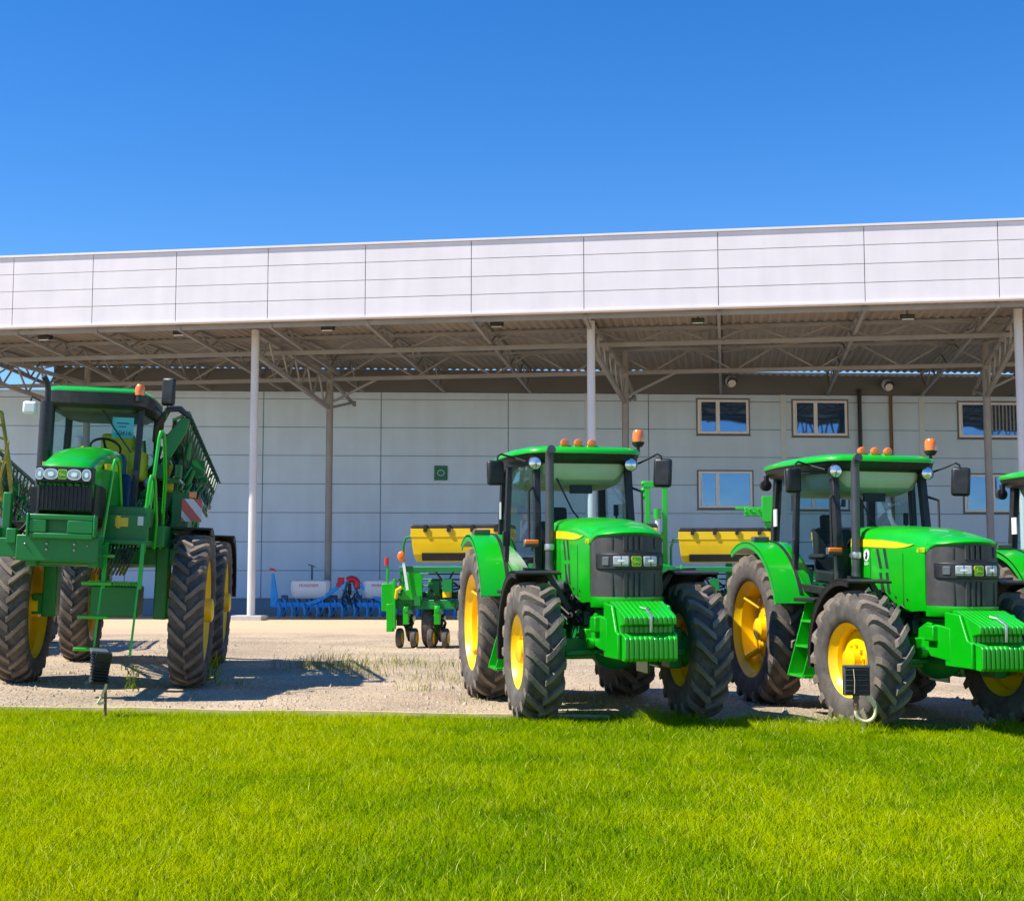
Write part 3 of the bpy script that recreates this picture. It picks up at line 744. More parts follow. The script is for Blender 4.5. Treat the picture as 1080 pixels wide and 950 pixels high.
    for i in range(40):
        x = random.uniform(.45, 1.15); y = random.uniform(.4, 2.2); z = random.uniform(1.6, 2.7)
        b.tube([(x, y, z), (x+random.uniform(-.15, .15), y+.1, z+.2), (x+random.uniform(-.2, .1), y+.3, z+.1), (x, y+.35, z-.25)], random.uniform(.012, .026), 6)
    b.build('hose', 'black', t)
    b = MB(); b.box((.86, .7, 2.5), (.14, .2, .36)); b.build('rinse_bottle', 'stripe', t, bevel=.04)
    b = MB().ball((.74, -.25, 2.38), .09, sz=(1, .5, .85)); b.build('side_lamp', 'lens', t)
    MB().box((.70, -.1, 2.05), (.1, .1, .2)).build('cream_bottle', 'hose', t, bevel=.04)
    # hazard board
    h = MB().box((1.27, .10, 2.09), (.275, .02, .275)).build('hazard_board', 'white', t)
    q = MB(); a = .1375
    def st(p): q.prism([(1.27+x, 2.09+z) for x, z in p], 'y', .084, .089)
    st([(-a, a), (-a, a-.13), (a-.13, -a), (a, -a), (a, -a+.02), (-a+.03, a)]); st([(a-.12, a), (a, a), (a, a-.12)]); st([(-a, -a), (-a, -a+.06), (-a+.06, -a)])
    q.build('hazard_stripe', 'red', h, smooth=0)
    lm = MB().box((1.27, .10, 2.28), (.10, .06, .08)).build('marker_lamp', 'orange', t, bevel=.01)
    b = MB(); b.beam((1.2, .15, 1.6), (1.2, .15, 2.3), .04); b.beam((.9, .15, 1.7), (1.2, .15, 1.7), .05); b.box((1.10, .45, 2.05), (.22, .5, .5)); b.build('board_post', 'dgreen', t)
    # booms folded along both sides
    for s in (-1, 1):
        b = MB()
        lattice(b, (s*1.12, .35, 3.30), (s*1.18, 4.6, 2.74), (s*1.02, .55, 2.92), (s*1.08, 4.4, 2.30), 16, .05, .024)
        lattice(b, (s*.92, .45, 3.22), (s*.96, 4.5, 2.72), (s*.84, .7, 2.80), (s*.90, 4.3, 2.24), 14, .045, .022)
        lattice(b, (s*1.02, .5, 3.1), (s*1.1, 4.2, 2.6), (s*1.06, .8, 2.6), (s*1.12, 3.6, 2.15), 12, .035, .02)
        for i in range(5):
            u = i/5; b.beam((s*(1.12+.06*u), .35+4.25*u, 3.30-.56*u), (s*(.92+.04*u), .45+4.05*u, 3.22-.5*u), .03)
        for i in range(22):
            u = i/22; b.box((s*(1.0+.06*u), .6+3.6*u, 2.86-.55*u), (.05, .05, .09)); b.beam((s*(1.13+.06*u), .4+4.1*u, 3.28-.55*u), (s*(1.20+.06*u), .4+4.1*u, 3.20-.55*u), .022)
        if s < 0: b.v = [(x-.42-.20*max(0, y), y, z) for x, y, z in b.v]
        bo = b.build('boom', 'lattice' if s > 0 else 'oldyellow', t)
        b = MB()
        b.beam((s*.96, .42, 2.98), (s*1.10, 3.1, 2.28), .035); b.beam((s*.80, .42, 2.86), (s*.98, 1.7, 2.36), .03); b.beam((s*1.0, .6, 2.5), (s*1.1, 4.0, 2.2), .03)
        if s < 0: b.v = [(x-.42-.20*max(0, y), y, z) for x, y, z in b.v]
        b.build('boom_rod', 'oldyellow' if s < 0 else 'trim', bo)
        if s < 0: continue
        b = MB(); b.prism([(s*.84, 2.98), (s*1.06, 3.24), (s*1.16, 3.22), (s*1.12, 3.04), (s*.92, 2.72), (s*.86, 2.74)], 'y', .22, .27)
        b.build('boom_end_plate', 'dgreen', bo, bevel=.01)
        b = MB()
        for k in range(4):
            b.tube([(s*(.70+.02*k), .22+.05*k, 2.92+.02*k), (s*(.72+.02*k), .12+.05*k, 3.10+.02*k), (s*(.86+.01*k), .10+.05*k, 3.30+.015*k), (s*(1.02), .14+.05*k, 3.32+.01*k), (s*1.14, .25+.05*k, 3.25)], .032, 8)
        b.build('boom_hose', 'black', bo)
    b = MB(); b.box((0, 4.9, 1.9), (1.5, .12, .9)); b.beam((-.5, 4.4, 1.6), (-.5, 4.9, 2.2), .1); b.beam((.5, 4.4, 1.6), (.5, 4.9, 2.2), .1); b.build('boom_carrier', 'dgreen', t)
    # body sits a little off the wheel line
    for c in t.children:
        if c.name.split('.')[0] not in ('wheel', 'wheel_leg', 'fender', 'ladder'):
            c.location.x = c.location.x*.88 - .19; c.scale.x = .88
    return t

# ------------------------------------------------------------------ planter (local origin: centre on the ground, front faces -y)
def make_planter(loc, rz):
    t = empty('planter', loc, rz)
    b = MB(); b.box((0, 0, .79), (5.4, .17, .17)); b.box((0, .5, .95), (5.2, .12, .12)); b.box((.05, -.1, 1.43), (5.0, .1, .10)); b.box((.05, .55, 1.43), (5.0, .08, .10))
    for x in (-2.4, -1.2, -.5, .5, 1.2, 2.4): b.beam((x, 0, .8), (x, -.1, 1.43), .08); b.beam((x, .5, .95), (x, .55, 1.43), .07)
    for x in (-1.25, 1.3): b.box((x, .2, 1.2), (.12, .5, .7))
    for z in (1.12, 1.24, 1.34): b.beam((-2.4, .3, z), (2.4, .3, z), .03)
    b.build('frame', 'dgreen', t, bevel=.01)
    b = MB(); b.box((0, -.5, .78), (.9, .2, .18)); b.beam((-.35, -.5, .78), (-.05, -1.6, .7), .1); b.beam((.35, -.5, .78), (.05, -1.6, .7), .1); b.beam((0, -.3, 1.6), (0, -1.0, .8), .08); b.build('hitch', 'dgreen', t, bevel=.01)
    # hopper boxes
    for x0, x1 in ((-2.235, -.40), (.40, 2.235)):
        rings = []
        for z, e, d in ((1.56, .10, .33), (1.70, .05, .385), (1.90, .02, .405), (2.0, .02, .41), (2.01, 0, .42), (2.17, 0, .42)):
            a, c = x0+e, x1-e
            rings.append([(a, .25-d, z), (c, .25-d, z), (c, .25+d, z), (a, .25+d, z)])
        bx = MB().loft(rings).build('seed_hopper', 'yellow', t, bevel=.02, smooth=0)
        b = MB().loft([[(x0-.01, -.18, 2.172), (x1+.01, -.18, 2.172), (x1+.01, .68, 2.172), (x0-.01, .68, 2.172)], [(x0+.01, -.16, 2.245), (x1-.01, -.16, 2.245), (x1-.01, .66, 2.245), (x0+.01, .66, 2.245)]]); b.build('hopper_lid', 'black', bx, bevel=.02, smooth=0)
        b = MB()
        for i in range(4):
            x = x0 + (x1-x0)*(.15+.235*i); b.box((x, -.19, 2.17), (.07, .05, .13))
        b.build('lid_latch', 'black', bx, bevel=.006)
        b = MB(); b.box(((x0+x1)/2+.06, -.135, 1.655), (x1-x0-.30, .04, .14), (.3, 0, 0)); b.build('hopper_skirt', 'black', bx)
        b = MB(); b.ball((x0+.9, -.12, 1.83), .022); b.build('hopper_knob', 'black', bx)
    b = MB(); b.tube([(-2.38, -.1, 1.0), (-2.38, -.1, 1.85), (-2.34, -.1, 2.0), (-2.22, -.1, 2.03)], .025, 8); b.build('curved_pipe', 'dgreen', t)
    # row units
    for i in range(9):
        x = -2.32 + .58*i
        u = MB(); u.box((x, -.12, .60), (.11, .09, .34)); u.cyl((x, -.18, .70), (x, -.14, .70), .05, n=12); u.beam((x, -.1, .72), (x, .6, .5), .07, .1); u.beam((x-.06, .1, .5), (x-.06, .35, .2), .05, .08)
        ru = u.build('row_unit', 'green', t, bevel=.012)
        u = MB(); u.cyl((x-.02, .25, .30), (x+.02, .25, .30), .2, n=20); u.box((x-.12, .15, .5), (.16, .3, .2))
        for k in range(6): u.tube([(x+random.uniform(-.1, .1), random.uniform(-.1, .4), .6), (x+random.uniform(-.12, .12), random.uniform(0, .4), .45), (x+random.uniform(-.1, .1), random.uniform(.1, .5), .3)], .018, 6)
        u.build('seed_drive', 'black', ru)
        for dx in (-.14, .13):
            wl = MB().lathe([(.10, -.045), (.165, -.05), (.18, -.03), (.18, .03), (.165, .05), (.10, .045)], (x+dx, .02, .18), 'x', 24).build('gauge_wheel', 'rubber', ru)
            MB().lathe([(.12, -.052), (.10, -.06), (.04, -.045), (.001, -.06)], (x+dx, .02, .18), 'x', 20).lathe([(.12, .052), (.10, .06), (.04, .045), (.001, .06)], (x+dx, .02, .18), 'x', 20).build('wheel_disc', 'yellow', wl)
        if i % 2 == 1:
            u = MB(); u.box((x-.1, .15, 1.05), (.22, .2, .36)); u.build('meter_box', 'dgreen', ru, bevel=.02)
            u = MB().cyl((x+.16, -.02, .92), (x+.16, -.02, 1.14), .085, n=14); u.build('insecticide_canister', 'yellow', ru)
    b = MB()
    for i in range(60):
        x = random.uniform(-2.5, 2.5); z = random.uniform(.85, 1.4)
        b.tube([(x, random.uniform(-.2, .1), z), (x+random.uniform(-.2, .2), random.uniform(-.2, .3), z-random.uniform(.05, .3)), (x+random.uniform(-.35, .35), random.uniform(-.1, .4), z-random.uniform(0, .45))], random.uniform(.012, .024), 6)
    b.build('hose', 'black', t)
    b = MB()
    for i in range(50):
        x = random.uniform(-2.5, 2.5); z = random.uniform(.5, 1.38); b.box((x, random.uniform(-.16, .5), z), (random.uniform(.04, .2), random.uniform(.04, .2), random.uniform(.05, .28)))
    b.build('bracket', 'dgreen', t)
    for x in (-1.95, 1.95):
        b = MB().lathe([(.22, -.09), (.36, -.11), (.40, -.08), (.40, .08), (.36, .11), (.22, .09)], (x, .35, .40), 'x', 28); w = b.build('transport_tyre', 'rubber', t)
        MB().lathe([(.23, -.07), (.2, -.03), (.08, -.05), (.001, -.06)], (x, .35, .40), 'x', 20).lathe([(.23, .07), (.2, .03), (.08, .05), (.001, .06)], (x, .35, .40), 'x', 20).build('transport_rim', 'yellow', w)
    for s in (-1, 1):
        b = MB(); b.prism([(s*2.44, .87), (s*2.02, .87), (s*2.02, 1.30), (s*2.12, 1.42), (s*2.28, 1.36)], 'y', -.14, -.10); b.build('end_plate', 'green', t, bevel=.01)
        b = MB(); b.box((s*2.64, -.1, .92), (.24, .2, .5)); b.box((s*2.6, -.15, .55), (.12, .16, .5)); b.beam((s*2.66, -.15, 1.1), (s*2.66, -.15, 1.5), .04); b.box((s*2.52, -.18, .8), (.05, .1, .9)); b.build('end_bracket', 'green', t, bevel=.01)
        if s > 0: continue
        MB().cyl((s*2.68, -.15, 1.5), (s*2.68, -.15, 1.64), .04, n=12).build('rear_marker', 'red', t)
        MB().ball((s*2.40, -.2, 1.66), .09, sz=(.8, .5, 1.1)).build('marker_lamp', 'orange', t)
        q = MB(); q.beam((s*2.36, -.2, 1.56), (s*2.28, -.2, 1.05), .05, .02); q.build('reflector_strip', 'white', t)
        MB().tube([(s*2.5, -.2, .9), (s*2.47, -.22, 1.05), (s*2.38, -.22, 1.1)], .035, 8).build('yellow_guard', 'yellow', t)
    return t
def marker_arm(t):
    """upright folded row marker with a hydraulic ram"""
    x = -2.66
    b = MB()
    for dx, z1 in ((-.17, 3.12), (.17, 3.18)): b.box((x+dx, -.1, (z1+1.0)/2), (.10, .12, z1-1.0))
    b.prism([(x-.24, 3.16), (x-.24, 3.04), (x+.22, 3.04), (x+.22, 3.16)], 'y', -.17, -.03); b.box((x, -.1, 2.1), (.36, .08, .12)); b.box((x, -.1, 1.15), (.44, .3, .5))
    for k in range(3): b.ball((x-.25, -.1, 2.86+.13*k), .055)
    b.prism([(x-.22, .75), (x+.22, .75), (x+.3, 1.5), (x-.1, 1.6)], 'y', -.25, -.2)
    a = b.build('marker_arm', 'green', t, bevel=.01)
    r = MB().cyl((x+.02, -.2, 1.55), (x+.02, -.2, 1.95), .055, n=12); r.cyl((x+.02, -.2, 2.42), (x+.02, -.2, 2.62), .07, n=12); r.build('ram_body', 'green', a)
    MB().cyl((x+.02, -.2, 1.9), (x+.02, -.2, 2.45), .045, n=12).build('ram_rod', 'white', a)
    b = MB(); b.box((-.75, -.1, 2.55), (.4, .1, .18)); b.box((-1.0, -.1, 2.62), (.24, .08, .06)); b.box((-.50, -.1, 2.6), (.22, .3, .5)); b.beam((-.5, -.1, 1.5), (-.5, -.1, 2.6), .12)
    for k in range(5): b.ball((-.6-.08*k, -.17, 2.55+.04*(k % 2)), .022)
    b.build('folded_bracket', 'green', t, bevel=.012)

# ------------------------------------------------------------------ blue precision seeder by the wall
def make_seeder(loc):
    t = empty('seed_drill', loc, 0)
    b = MB(); b.box((0, 0, .42), (6.2, .14, .16)); b.box((0, .5, .46), (6.0, .1, .1))
    for s in (-1, 1):
        for k in range(5):
            u = k/5; v = (k+1)/5
            f = lambda q: (-.55 + s*(.22 + 1.2*q), -.1, .45 + .72*(1-q)**1.7)
            b.beam(f(u), f(v), .10, .12)
        b.beam((s*.1-.55, -.1, 1.15), (s*.3-.55, .4, .5), .07)
    b.build('frame', 'blue', t, bevel=.012)
    for i in range(15):
        x = -2.8 + .40*i
        u = MB(); u.tube([(x, -.02, .48), (x-.03, -.16, .42), (x+.02, -.2, .25), (x, -.17, .03)], .035, 8); u.tube([(x+.06, .1, .62), (x+.16, -.1, .55), (x+.2, -.12, .3), (x+.1, 0, .12)], .03, 6)
        tn = u.build('tine', 'blue', t)
        u = MB(); u.box((x+.1, .2, .62), (.2, .2, .22)); u.cyl((x+.08, .2, .25), (x+.12, .2, .25), .22, n=14); u.build('seed_meter', 'bluebin', tn, bevel=.02)
    for i, x in enumerate((-1.84, .48)):
        rings = []
        for z, e in ((.62, .12), (.70, .04), (.9, 0), (1.1, .0), (1.18, .02), (1.22, .10)):
            a, c, d = x-.62+e, x+.62-e, .34-e
            rings.append([(a, .15-d*.7, z), (a+.1, .15-d, z), (c-.1, .15-d, z), (c, .15-d*.7, z), (c, .15+d*.7, z), (c-.1, .15+d, z), (a+.1, .15+d, z), (a, .15+d*.7, z)])
        tk = MB().loft(rings).build('tank', 'tank', t, smooth=40)
        text('tank_writing', 'MONOSEM', .125, 'redpaint', tk, (x-.03, -.196, 1.04), (PI/2, 0, 0), .003)
    b = MB(); C0 = Vector((-.50, -.1, 1.06))
    b.tube([C0 + Vector((.18*math.cos(a)*(1+.12*a/PI), 0, .18*math.sin(a)*(1+.12*a/PI))) for a in np.linspace(-.6, PI*.75, 12)], [.11]*12, 12)
    b.box((-.85, -.1, 1.20), (.22, .16, .2)); b.box((-.93, -.12, 1.06), (.14, .12, .12)); b.build('fan', 'redpaint', t, bevel=.02)
    b = MB(); b.cyl((-.57, -.1, .75), (-.57, -.1, 1.12), .06, n=10)
    for k in range(8): b.tube([(random.uniform(-.7, -.4), -.12, random.uniform(.4, 1.0)), (random.uniform(-.85, -.25), -.2, random.uniform(.4, .9)), (random.uniform(-.85, -.25), -.1, .35)], .02, 6)
    b.build('hydraulic_hose', 'dark', t)
    b = MB(); b.prism([(-3.12, .36), (-2.95, .36), (-2.88, .62), (-3.02, 1.42), (-3.09, 1.42)], 'y', -.08, .06); b.beam((-2.88, 0, .02), (-2.88, 0, .4), .035); b.beam((-3.05, 0, .42), (-2.5, 0, .42), .12); b.build('row_marker', 'blue', t, bevel=.01)
    m = t.children[-1]
    MB().prism([(-3.18, 1.56), (-3.06, 1.52), (-2.95, 1.48), (-2.95, 1.52), (-3.06, 1.60), (-3.16, 1.60)], 'y', -.05, .05).build('marker_cap', 'redpaint', m, smooth=0)
    b = MB().beam((-1.9, .7, .5), (-1.9, .7, 1.66), .06); b.prism([(-2.02, 1.74), (-1.80, 1.66), (-1.80, 1.62), (-2.02, 1.70)], 'y', .62, .76); b.build('rear_mast', 'bluebin', t)
    return t

# ------------------------------------------------------------------ garden floodlights
def make_garden_light(loc, rz, kind):
    t = empty('garden_light', loc, rz)
    if kind == 0:       # hooked hose, fixture seen from the back
        W_, H_ = .23, .26; zc = .44
        b = MB(); b.box((0, 0, zc), (W_, .05, H_))
        for k in range(5): b.box((0, -.035, zc-.09+.045*k), (W_*.84, .03, .012))
        fx = b.build('lamp_body', 'black', t, bevel=.006)
        b = MB(); b.box((0, -.028, zc+H_/2-.012), (W_, .02, .02)); b.box((-W_/2+.01, -.028, zc), (.018, .02, H_)); b.build('lamp_rim', 'cabgrey', fx, bevel=.004)
        MB().tube([(-.035, -.052, zc+.10), (-.028, -.06, zc), (-.03, -.052, zc-.11)], .003, 5).build('cable', 'hose', fx)
        MB().box((0, .032, zc), (W_*.86, .012, H_*.84)).build('lamp_glass', 'lens', fx)
        b = MB(); b.cyl((-.005, 0, zc-.13), (-.005, 0, zc-.165), .03, n=12); b.cyl((-.005, 0, zc-.165), (-.005, 0, zc-.255), .022, n=12); b.cyl((-.005, 0, zc-.195), (-.005, 0, zc-.215), .026, n=12); b.build('socket', 'brown', t)
        P = [(-.005, 0, zc-.25)] + [(.075 - .085*math.cos(a), 0, zc-.27 - .085*math.sin(a)) for a in np.linspace(.15, PI-.1, 12)] + [(.16, 0, zc-.22), (.14, 0, zc-.18), (.085, .0, zc-.135)]
        MB().tube(P, .016, 10).build('hose', 'hose', t)
        MB().cyl((.06, .03, -.02), (.06, .03, zc-.33), .012, n=8).build('stake', 'hose', t)
    else:
        zc = .49
        b = MB(); b.box((-.02, 0, zc), (.15, .09, .30), (.25, .12, .5))
        for k in range(9): b.box((-.02, -.03, zc-.12+.03*k), (.165, .09, .008), (.25, .12, .5))
        fx = b.build('lamp_body', 'black', t, bevel=.005)
        MB().box((-.03, -.02, zc+.15), (.16, .1, .03), (.25, .12, .5)).build('lamp_rim', 'cabgrey', fx, bevel=.005)
        MB().beam((-.075, 0, zc-.14), (-.07, 0, zc-.22), .015).build('bracket', 'black', fx)
        MB().tube([(.035, 0, zc-.15), (.03, -.005, zc-.19), (-.01, -.01, zc-.28), (-.035, -.01, zc-.32), (-.02, -.005, zc-.335), (.025, 0, zc-.315)], .012, 8).build('hose', 'hose', t)
        MB().cyl((.032, .01, -.05), (.028, .01, zc-.19), .014, n=8).build('stake', 'brown', t)
    return t
# ------------------------------------------------------------------ ground
def gz(X, Y):
    X = np.asarray(X, float); Y = np.asarray(Y, float)
    z = np.interp(Y, [0, 14, 40, 48, 60, 2000], [0, 0, -.07, -.24, -.25, -.25])
    z = z - .034*np.clip(X-1.4, 0, 4.6)*np.clip((24-Y)/8, 0, 1)
    u = np.clip((-X - 3.6)/2.4, 0, 1); v = np.clip((Y-13.5)/2, 0, 1)*np.clip((30-Y)/6, 0, 1)
    return z + .10*u*u*(3-2*u)*v
def edge(X): return np.interp(X, [-40, -9, -5.1, .18, 2.0, 3.0, 5.0, 9, 40], [19, 14.3, 13.72, 12.93, 12.62, 12.62, 12.8, 13.2, 15])
def gravel_mat():
    m = bpy.data.materials.new('gravel_yard'); m.use_nodes = True
    nt = m.node_tree; N = nt.nodes; L = nt.links; b = N['Principled BSDF']; b.inputs['Roughness'].default_value = .95; b.inputs['Specular IOR Level'].default_value = .2
    tc = N.new('ShaderNodeTexCoord')
    def noise(s, d=6):
        n = N.new('ShaderNodeTexNoise'); n.inputs['Scale'].default_value = s; n.inputs['Detail'].default_value = d; L.new(tc.outputs['Object'], n.inputs['Vector']); return n
    def ramp(src, p0, c0, p1, c1):
        r = N.new('ShaderNodeValToRGB'); r.color_ramp.elements[0].position = p0; r.color_ramp.elements[1].position = p1
        r.color_ramp.elements[0].color = (*c0, 1); r.color_ramp.elements[1].color = (*c1, 1); L.new(src, r.inputs[0]); return r
    def mix(f, a, c, mode='MIX'):
        x = N.new('ShaderNodeMixRGB'); x.blend_type = mode
        for i, s in enumerate((f, a, c)):
            if hasattr(s, 'links'): L.new(s, x.inputs[i])
            else: x.inputs[i].default_value = s if i == 0 else (*s, 1)
        return x.outputs[0]
    base = ramp(noise(.55, 8).outputs[0], .35, (.42, .335, .24), .68, (.63, .50, .35)).outputs[0]
    fine = ramp(noise(38, 8).outputs[0], .34, (.50, .49, .48), .66, (1.25, 1.24, 1.22)).outputs[0]
    base = mix(.85, base, fine, 'MULTIPLY')
    vo = N.new('ShaderNodeTexVoronoi'); vo.inputs['Scale'].default_value = 26; L.new(tc.outputs['Object'], vo.inputs['Vector'])
    st = ramp(vo.outputs['Color'], .2, (.72, .71, .70), .9, (1.22, 1.2, 1.17)).outputs[0]
    base = mix(.6, base, st, 'MULTIPLY')
    # paler packed sand towards the building
    sx = N.new('ShaderNodeSeparateXYZ'); L.new(tc.outputs['Object'], sx.inputs[0])
    ad = N.new('ShaderNodeMath'); ad.operation = 'MULTIPLY_ADD'; L.new(noise(.3, 4).outputs[0], ad.inputs[0]); ad.inputs[1].default_value = 7; L.new(sx.outputs['Y'], ad.inputs[2])
    f = N.new('ShaderNodeMapRange'); f.inputs['From Min'].default_value = 33; f.inputs['From Max'].default_value = 39; L.new(ad.outputs[0], f.inputs['Value'])
    base = mix(f.outputs[0], base, mix(.5, (.66, .50, .32), fine, 'MULTIPLY'))
    L.new(base, b.inputs['Base Color'])
    bp = N.new('ShaderNodeBump'); bp.inputs['Strength'].default_value = .8; bp.inputs['Distance'].default_value = .03
    L.new(noise(22, 8).outputs[0], bp.inputs['Height']); L.new(bp.outputs[0], b.inputs['Normal'])
    return m
M['gravel'] = gravel_mat()
xs = np.concatenate([[-1500, -500, -150, -60], np.arange(-30, 30.1, .6), [60, 150, 500, 1500]])
ysg = np.concatenate([[-300, -60, -10], np.arange(0, 62, .6), [90, 200, 600, 2500]])
gx, gy = np.meshgrid(xs, ysg)
gzz = gz(gx, gy) + np.where((gy < edge(gx)), -.012, 0)
gb = MB(); gb.v = [tuple(p) for p in np.stack([gx, gy, gzz], -1).reshape(-1, 3)]
nx = len(xs)
gb.f = [(j*nx+i, j*nx+i+1, (j+1)*nx+i+1, (j+1)*nx+i) for j in range(len(ysg)-1) for i in range(nx-1)]
tag(gb.build('ground', 'gravel', smooth=60), kind='structure')

# lawn soil sheet + cream edging
lx = np.linspace(-14, 14, 57)
lb = MB(); ly = (2.0, 4.5, 7.0, 9.5, 11.5, None)
lb.v = [(x, y or float(edge(x)), float(gz(x, y or float(edge(x)))) + .004) for x in lx for y in ly]
lb.f = [(6*i+j, 6*i+6+j, 6*i+7+j, 6*i+1+j) for i in range(len(lx)-1) for j in range(5)]
M['soil'] = mat('lawn_soil', (.10, .16, .01), .95, var=.4, scale=5, spec=0.0)
tag(lb.build('lawn', 'soil', smooth=0), kind='structure')
kb = MB(); rings = []
for x in np.linspace(-14, .9, 30):
    y = float(edge(x)); rings.append([(x, y, -.02), (x, y, .058 + .006*math.sin(x*3)), (x, y+.07, .058 + .006*math.sin(x*3)), (x, y+.07, -.02)])
kb.loft(rings)
tag(kb.build('kerb', 'kerb', smooth=0), kind='structure')

def blade_mesh(name, P, H, W, lean, seed, tint, segs=2):
    """P (n,3) roots, H heights, W widths -> one mesh of curved blades with a per-vertex tint"""
    r = np.random.default_rng(seed); n = len(P)
    a = r.uniform(0, 2*PI, n); bdir = r.uniform(0, 2*PI, n)
    side = np.stack([np.cos(a), np.sin(a), np.zeros(n)], -1)*(W[:, None]/2)
    ld = np.stack([np.cos(bdir), np.sin(bdir), np.zeros(n)], -1)*(H*lean*r.uniform(.2, 1.0, n))[:, None]
    up = np.array([0, 0, 1.0])
    rows = []
    for k in range(segs):
        u = k/segs
        c = P + up*(H*u*(1-.15*u))[:, None] + ld*(u*u)
        rows += [c - side*(1-.45*u), c + side*(1-.45*u)]
    rows.append(P + up*(H*.85)[:, None] + ld)
    V = np.stack(rows, 1); nv = V.shape[1]
    V = V.reshape(-1, 3)
    base = (np.arange(n)*nv)[:, None]
    quads = np.concatenate([base + np.array([[2*k, 2*k+1, 2*k+3, 2*k+2]]) for k in range(segs-1)], 0) if segs > 1 else np.zeros((0, 4), int)
    tris = base + np.array([[2*segs-2, 2*segs-1, 2*segs]])
    me = bpy.data.meshes.new(name)
    me.vertices.add(len(V)); me.vertices.foreach_set('co', V.astype(np.float32).ravel())
    loops = np.concatenate([quads.ravel(), tris.ravel()]).astype(np.int32)
    me.loops.add(len(loops)); me.loops.foreach_set('vertex_index', loops)
    cnt = np.concatenate([np.full(len(quads), 4), np.full(len(tris), 3)]); st = np.concatenate([[0], np.cumsum(cnt)[:-1]]).astype(np.int32)
    me.polygons.add(len(cnt)); me.polygons.foreach_set('loop_start', st)
    me.update(calc_edges=True)
    at = me.attributes.new('tint', 'FLOAT', 'POINT'); at.data.foreach_set('value', np.repeat(tint, nv).astype(np.float32))
    me.validate()
    return me
def grass_mat(name, c0, c1, c2, trans=.45):
    m = bpy.data.materials.new(name); m.use_nodes = True
    nt = m.node_tree; N = nt.nodes; L = nt.links; N.remove(N['Principled BSDF'])
    at = N.new('ShaderNodeAttribute'); at.attribute_name = 'tint'
    r = N.new('ShaderNodeValToRGB'); e = r.color_ramp.elements; e[0].color = (*c0, 1); e[1].color = (*c2, 1); x = e.new(.5); x.color = (*c1, 1); y_ = e.new(.75); y_.color = (c1[0]*1.28, c1[1]*1.10, c1[2], 1)
    L.new(at.outputs['Fac'], r.inputs[0])
    ge = N.new('ShaderNodeNewGeometry'); va = N.new('ShaderNodeVectorMath'); va.operation = 'MULTIPLY_ADD'; va.inputs[1].default_value = (.55, .55, .55); va.inputs[2].default_value = (0, 0, .75); L.new(ge.outputs['Normal'], va.inputs[0]); vn = N.new('ShaderNodeVectorMath'); vn.operation = 'NORMALIZE'; L.new(va.outputs[0], vn.inputs[0])
    d = N.new('ShaderNodeBsdfDiffuse'); L.new(vn.outputs[0], d.inputs['Normal']); t = N.new('ShaderNodeBsdfTranslucent'); g = N.new('ShaderNodeBsdfGlossy'); g.inputs['Roughness'].default_value = .45
    m1 = N.new('ShaderNodeMixShader'); m1.inputs[0].default_value = trans
    m2 = N.new('ShaderNodeMixShader'); m2.inputs[0].default_value = .0
    L.new(r.outputs[0], d.inputs[0]); L.new(r.outputs[0], t.inputs[0]); L.new(d.outputs[0], m1.inputs[1]); L.new(t.outputs[0], m1.inputs[2])
    L.new(m1.outputs[0], m2.inputs[1]); L.new(g.outputs[0], m2.inputs[2]); L.new(m2.outputs[0], N['Material Output'].inputs[0])
    return m
M['grass'] = grass_mat('lawn_grass', (.14, .29, .001), (.375, .50, .001), (.80, .82, .16))
M['drygrass'] = grass_mat('dry_grass', (.14, .20, .02), (.32, .34, .07), (.52, .44, .16), .3)

def vnoise(x, y, s, seed):
    r = np.random.default_rng(seed); g = r.random((128, 128)); u = x*s + 40; v = y*s + 40
    i = np.floor(u).astype(int); j = np.floor(v).astype(int); fu = u-i; fv = v-j; fu = fu*fu*(3-2*fu); fv = fv*fv*(3-2*fv)
    G = lambda a, b: g[a % 128, b % 128]
    return (G(i, j)*(1-fu)+G(i+1, j)*fu)*(1-fv) + (G(i, j+1)*(1-fu)+G(i+1, j+1)*fu)*fv
NB = 330000
Y = 4.3 + (14.4-4.3)*rng.random(NB*2)**1.12; X = rng.uniform(-1, 1, NB*2)*(.42*Y+1.0)
w_ = (.42*Y+1)/7.1
keep = rng.random(NB*2) < w_
X, Y = X[keep], Y[keep]
over = np.where(X > .5, .06 + .55*np.maximum(0, vnoise(X, Y*0, 1.7, 5)-.40) + .22*np.maximum(0, vnoise(X, Y*0, 6.5, 6)-.5), .10*np.maximum(0, vnoise(X, Y*0, 3.1, 9)-.62) + .05*np.maximum(0, vnoise(X, Y*0, 14, 10)-.5))
e = edge(X) + over
k = Y < e - np.where(X < .6, .07-.05*(vnoise(X, X*0, 1.3, 8)-.4), .0) + rng.normal(0, .015, len(Y))
X, Y, e = X[k], Y[k], e[k]
big = vnoise(X, Y, .55, 1); mid = vnoise(X, Y, 2.2, 2); sm = vnoise(X, Y, 7, 3)
near_edge = np.clip(1-(e-Y)/.35, 0, 1)
H = (.030 + .034*rng.random(len(X)) + .030*sm + .024*mid)*(1 + .7*(rng.random(len(X)) > .985))*(1+.75*near_edge*np.where(X < .6, -.15 + .8*np.maximum(0, sm-.55), .5+1.3*mid))
Wd = rng.uniform(.0032, .0062, len(X))
tint = np.clip(.47 + .55*(big-.5) + .40*(mid-.5) + .30*(sm-.5) + rng.normal(0, .17, len(X)) - .22*near_edge*(X > .5) - .10*np.clip(X/2, -1, 1), 0, .74); tint = np.where(rng.random(len(X)) > .955, rng.uniform(.8, 1.0, len(X)), tint)  # a few blades tinted pale, sunlit tips put into the colour
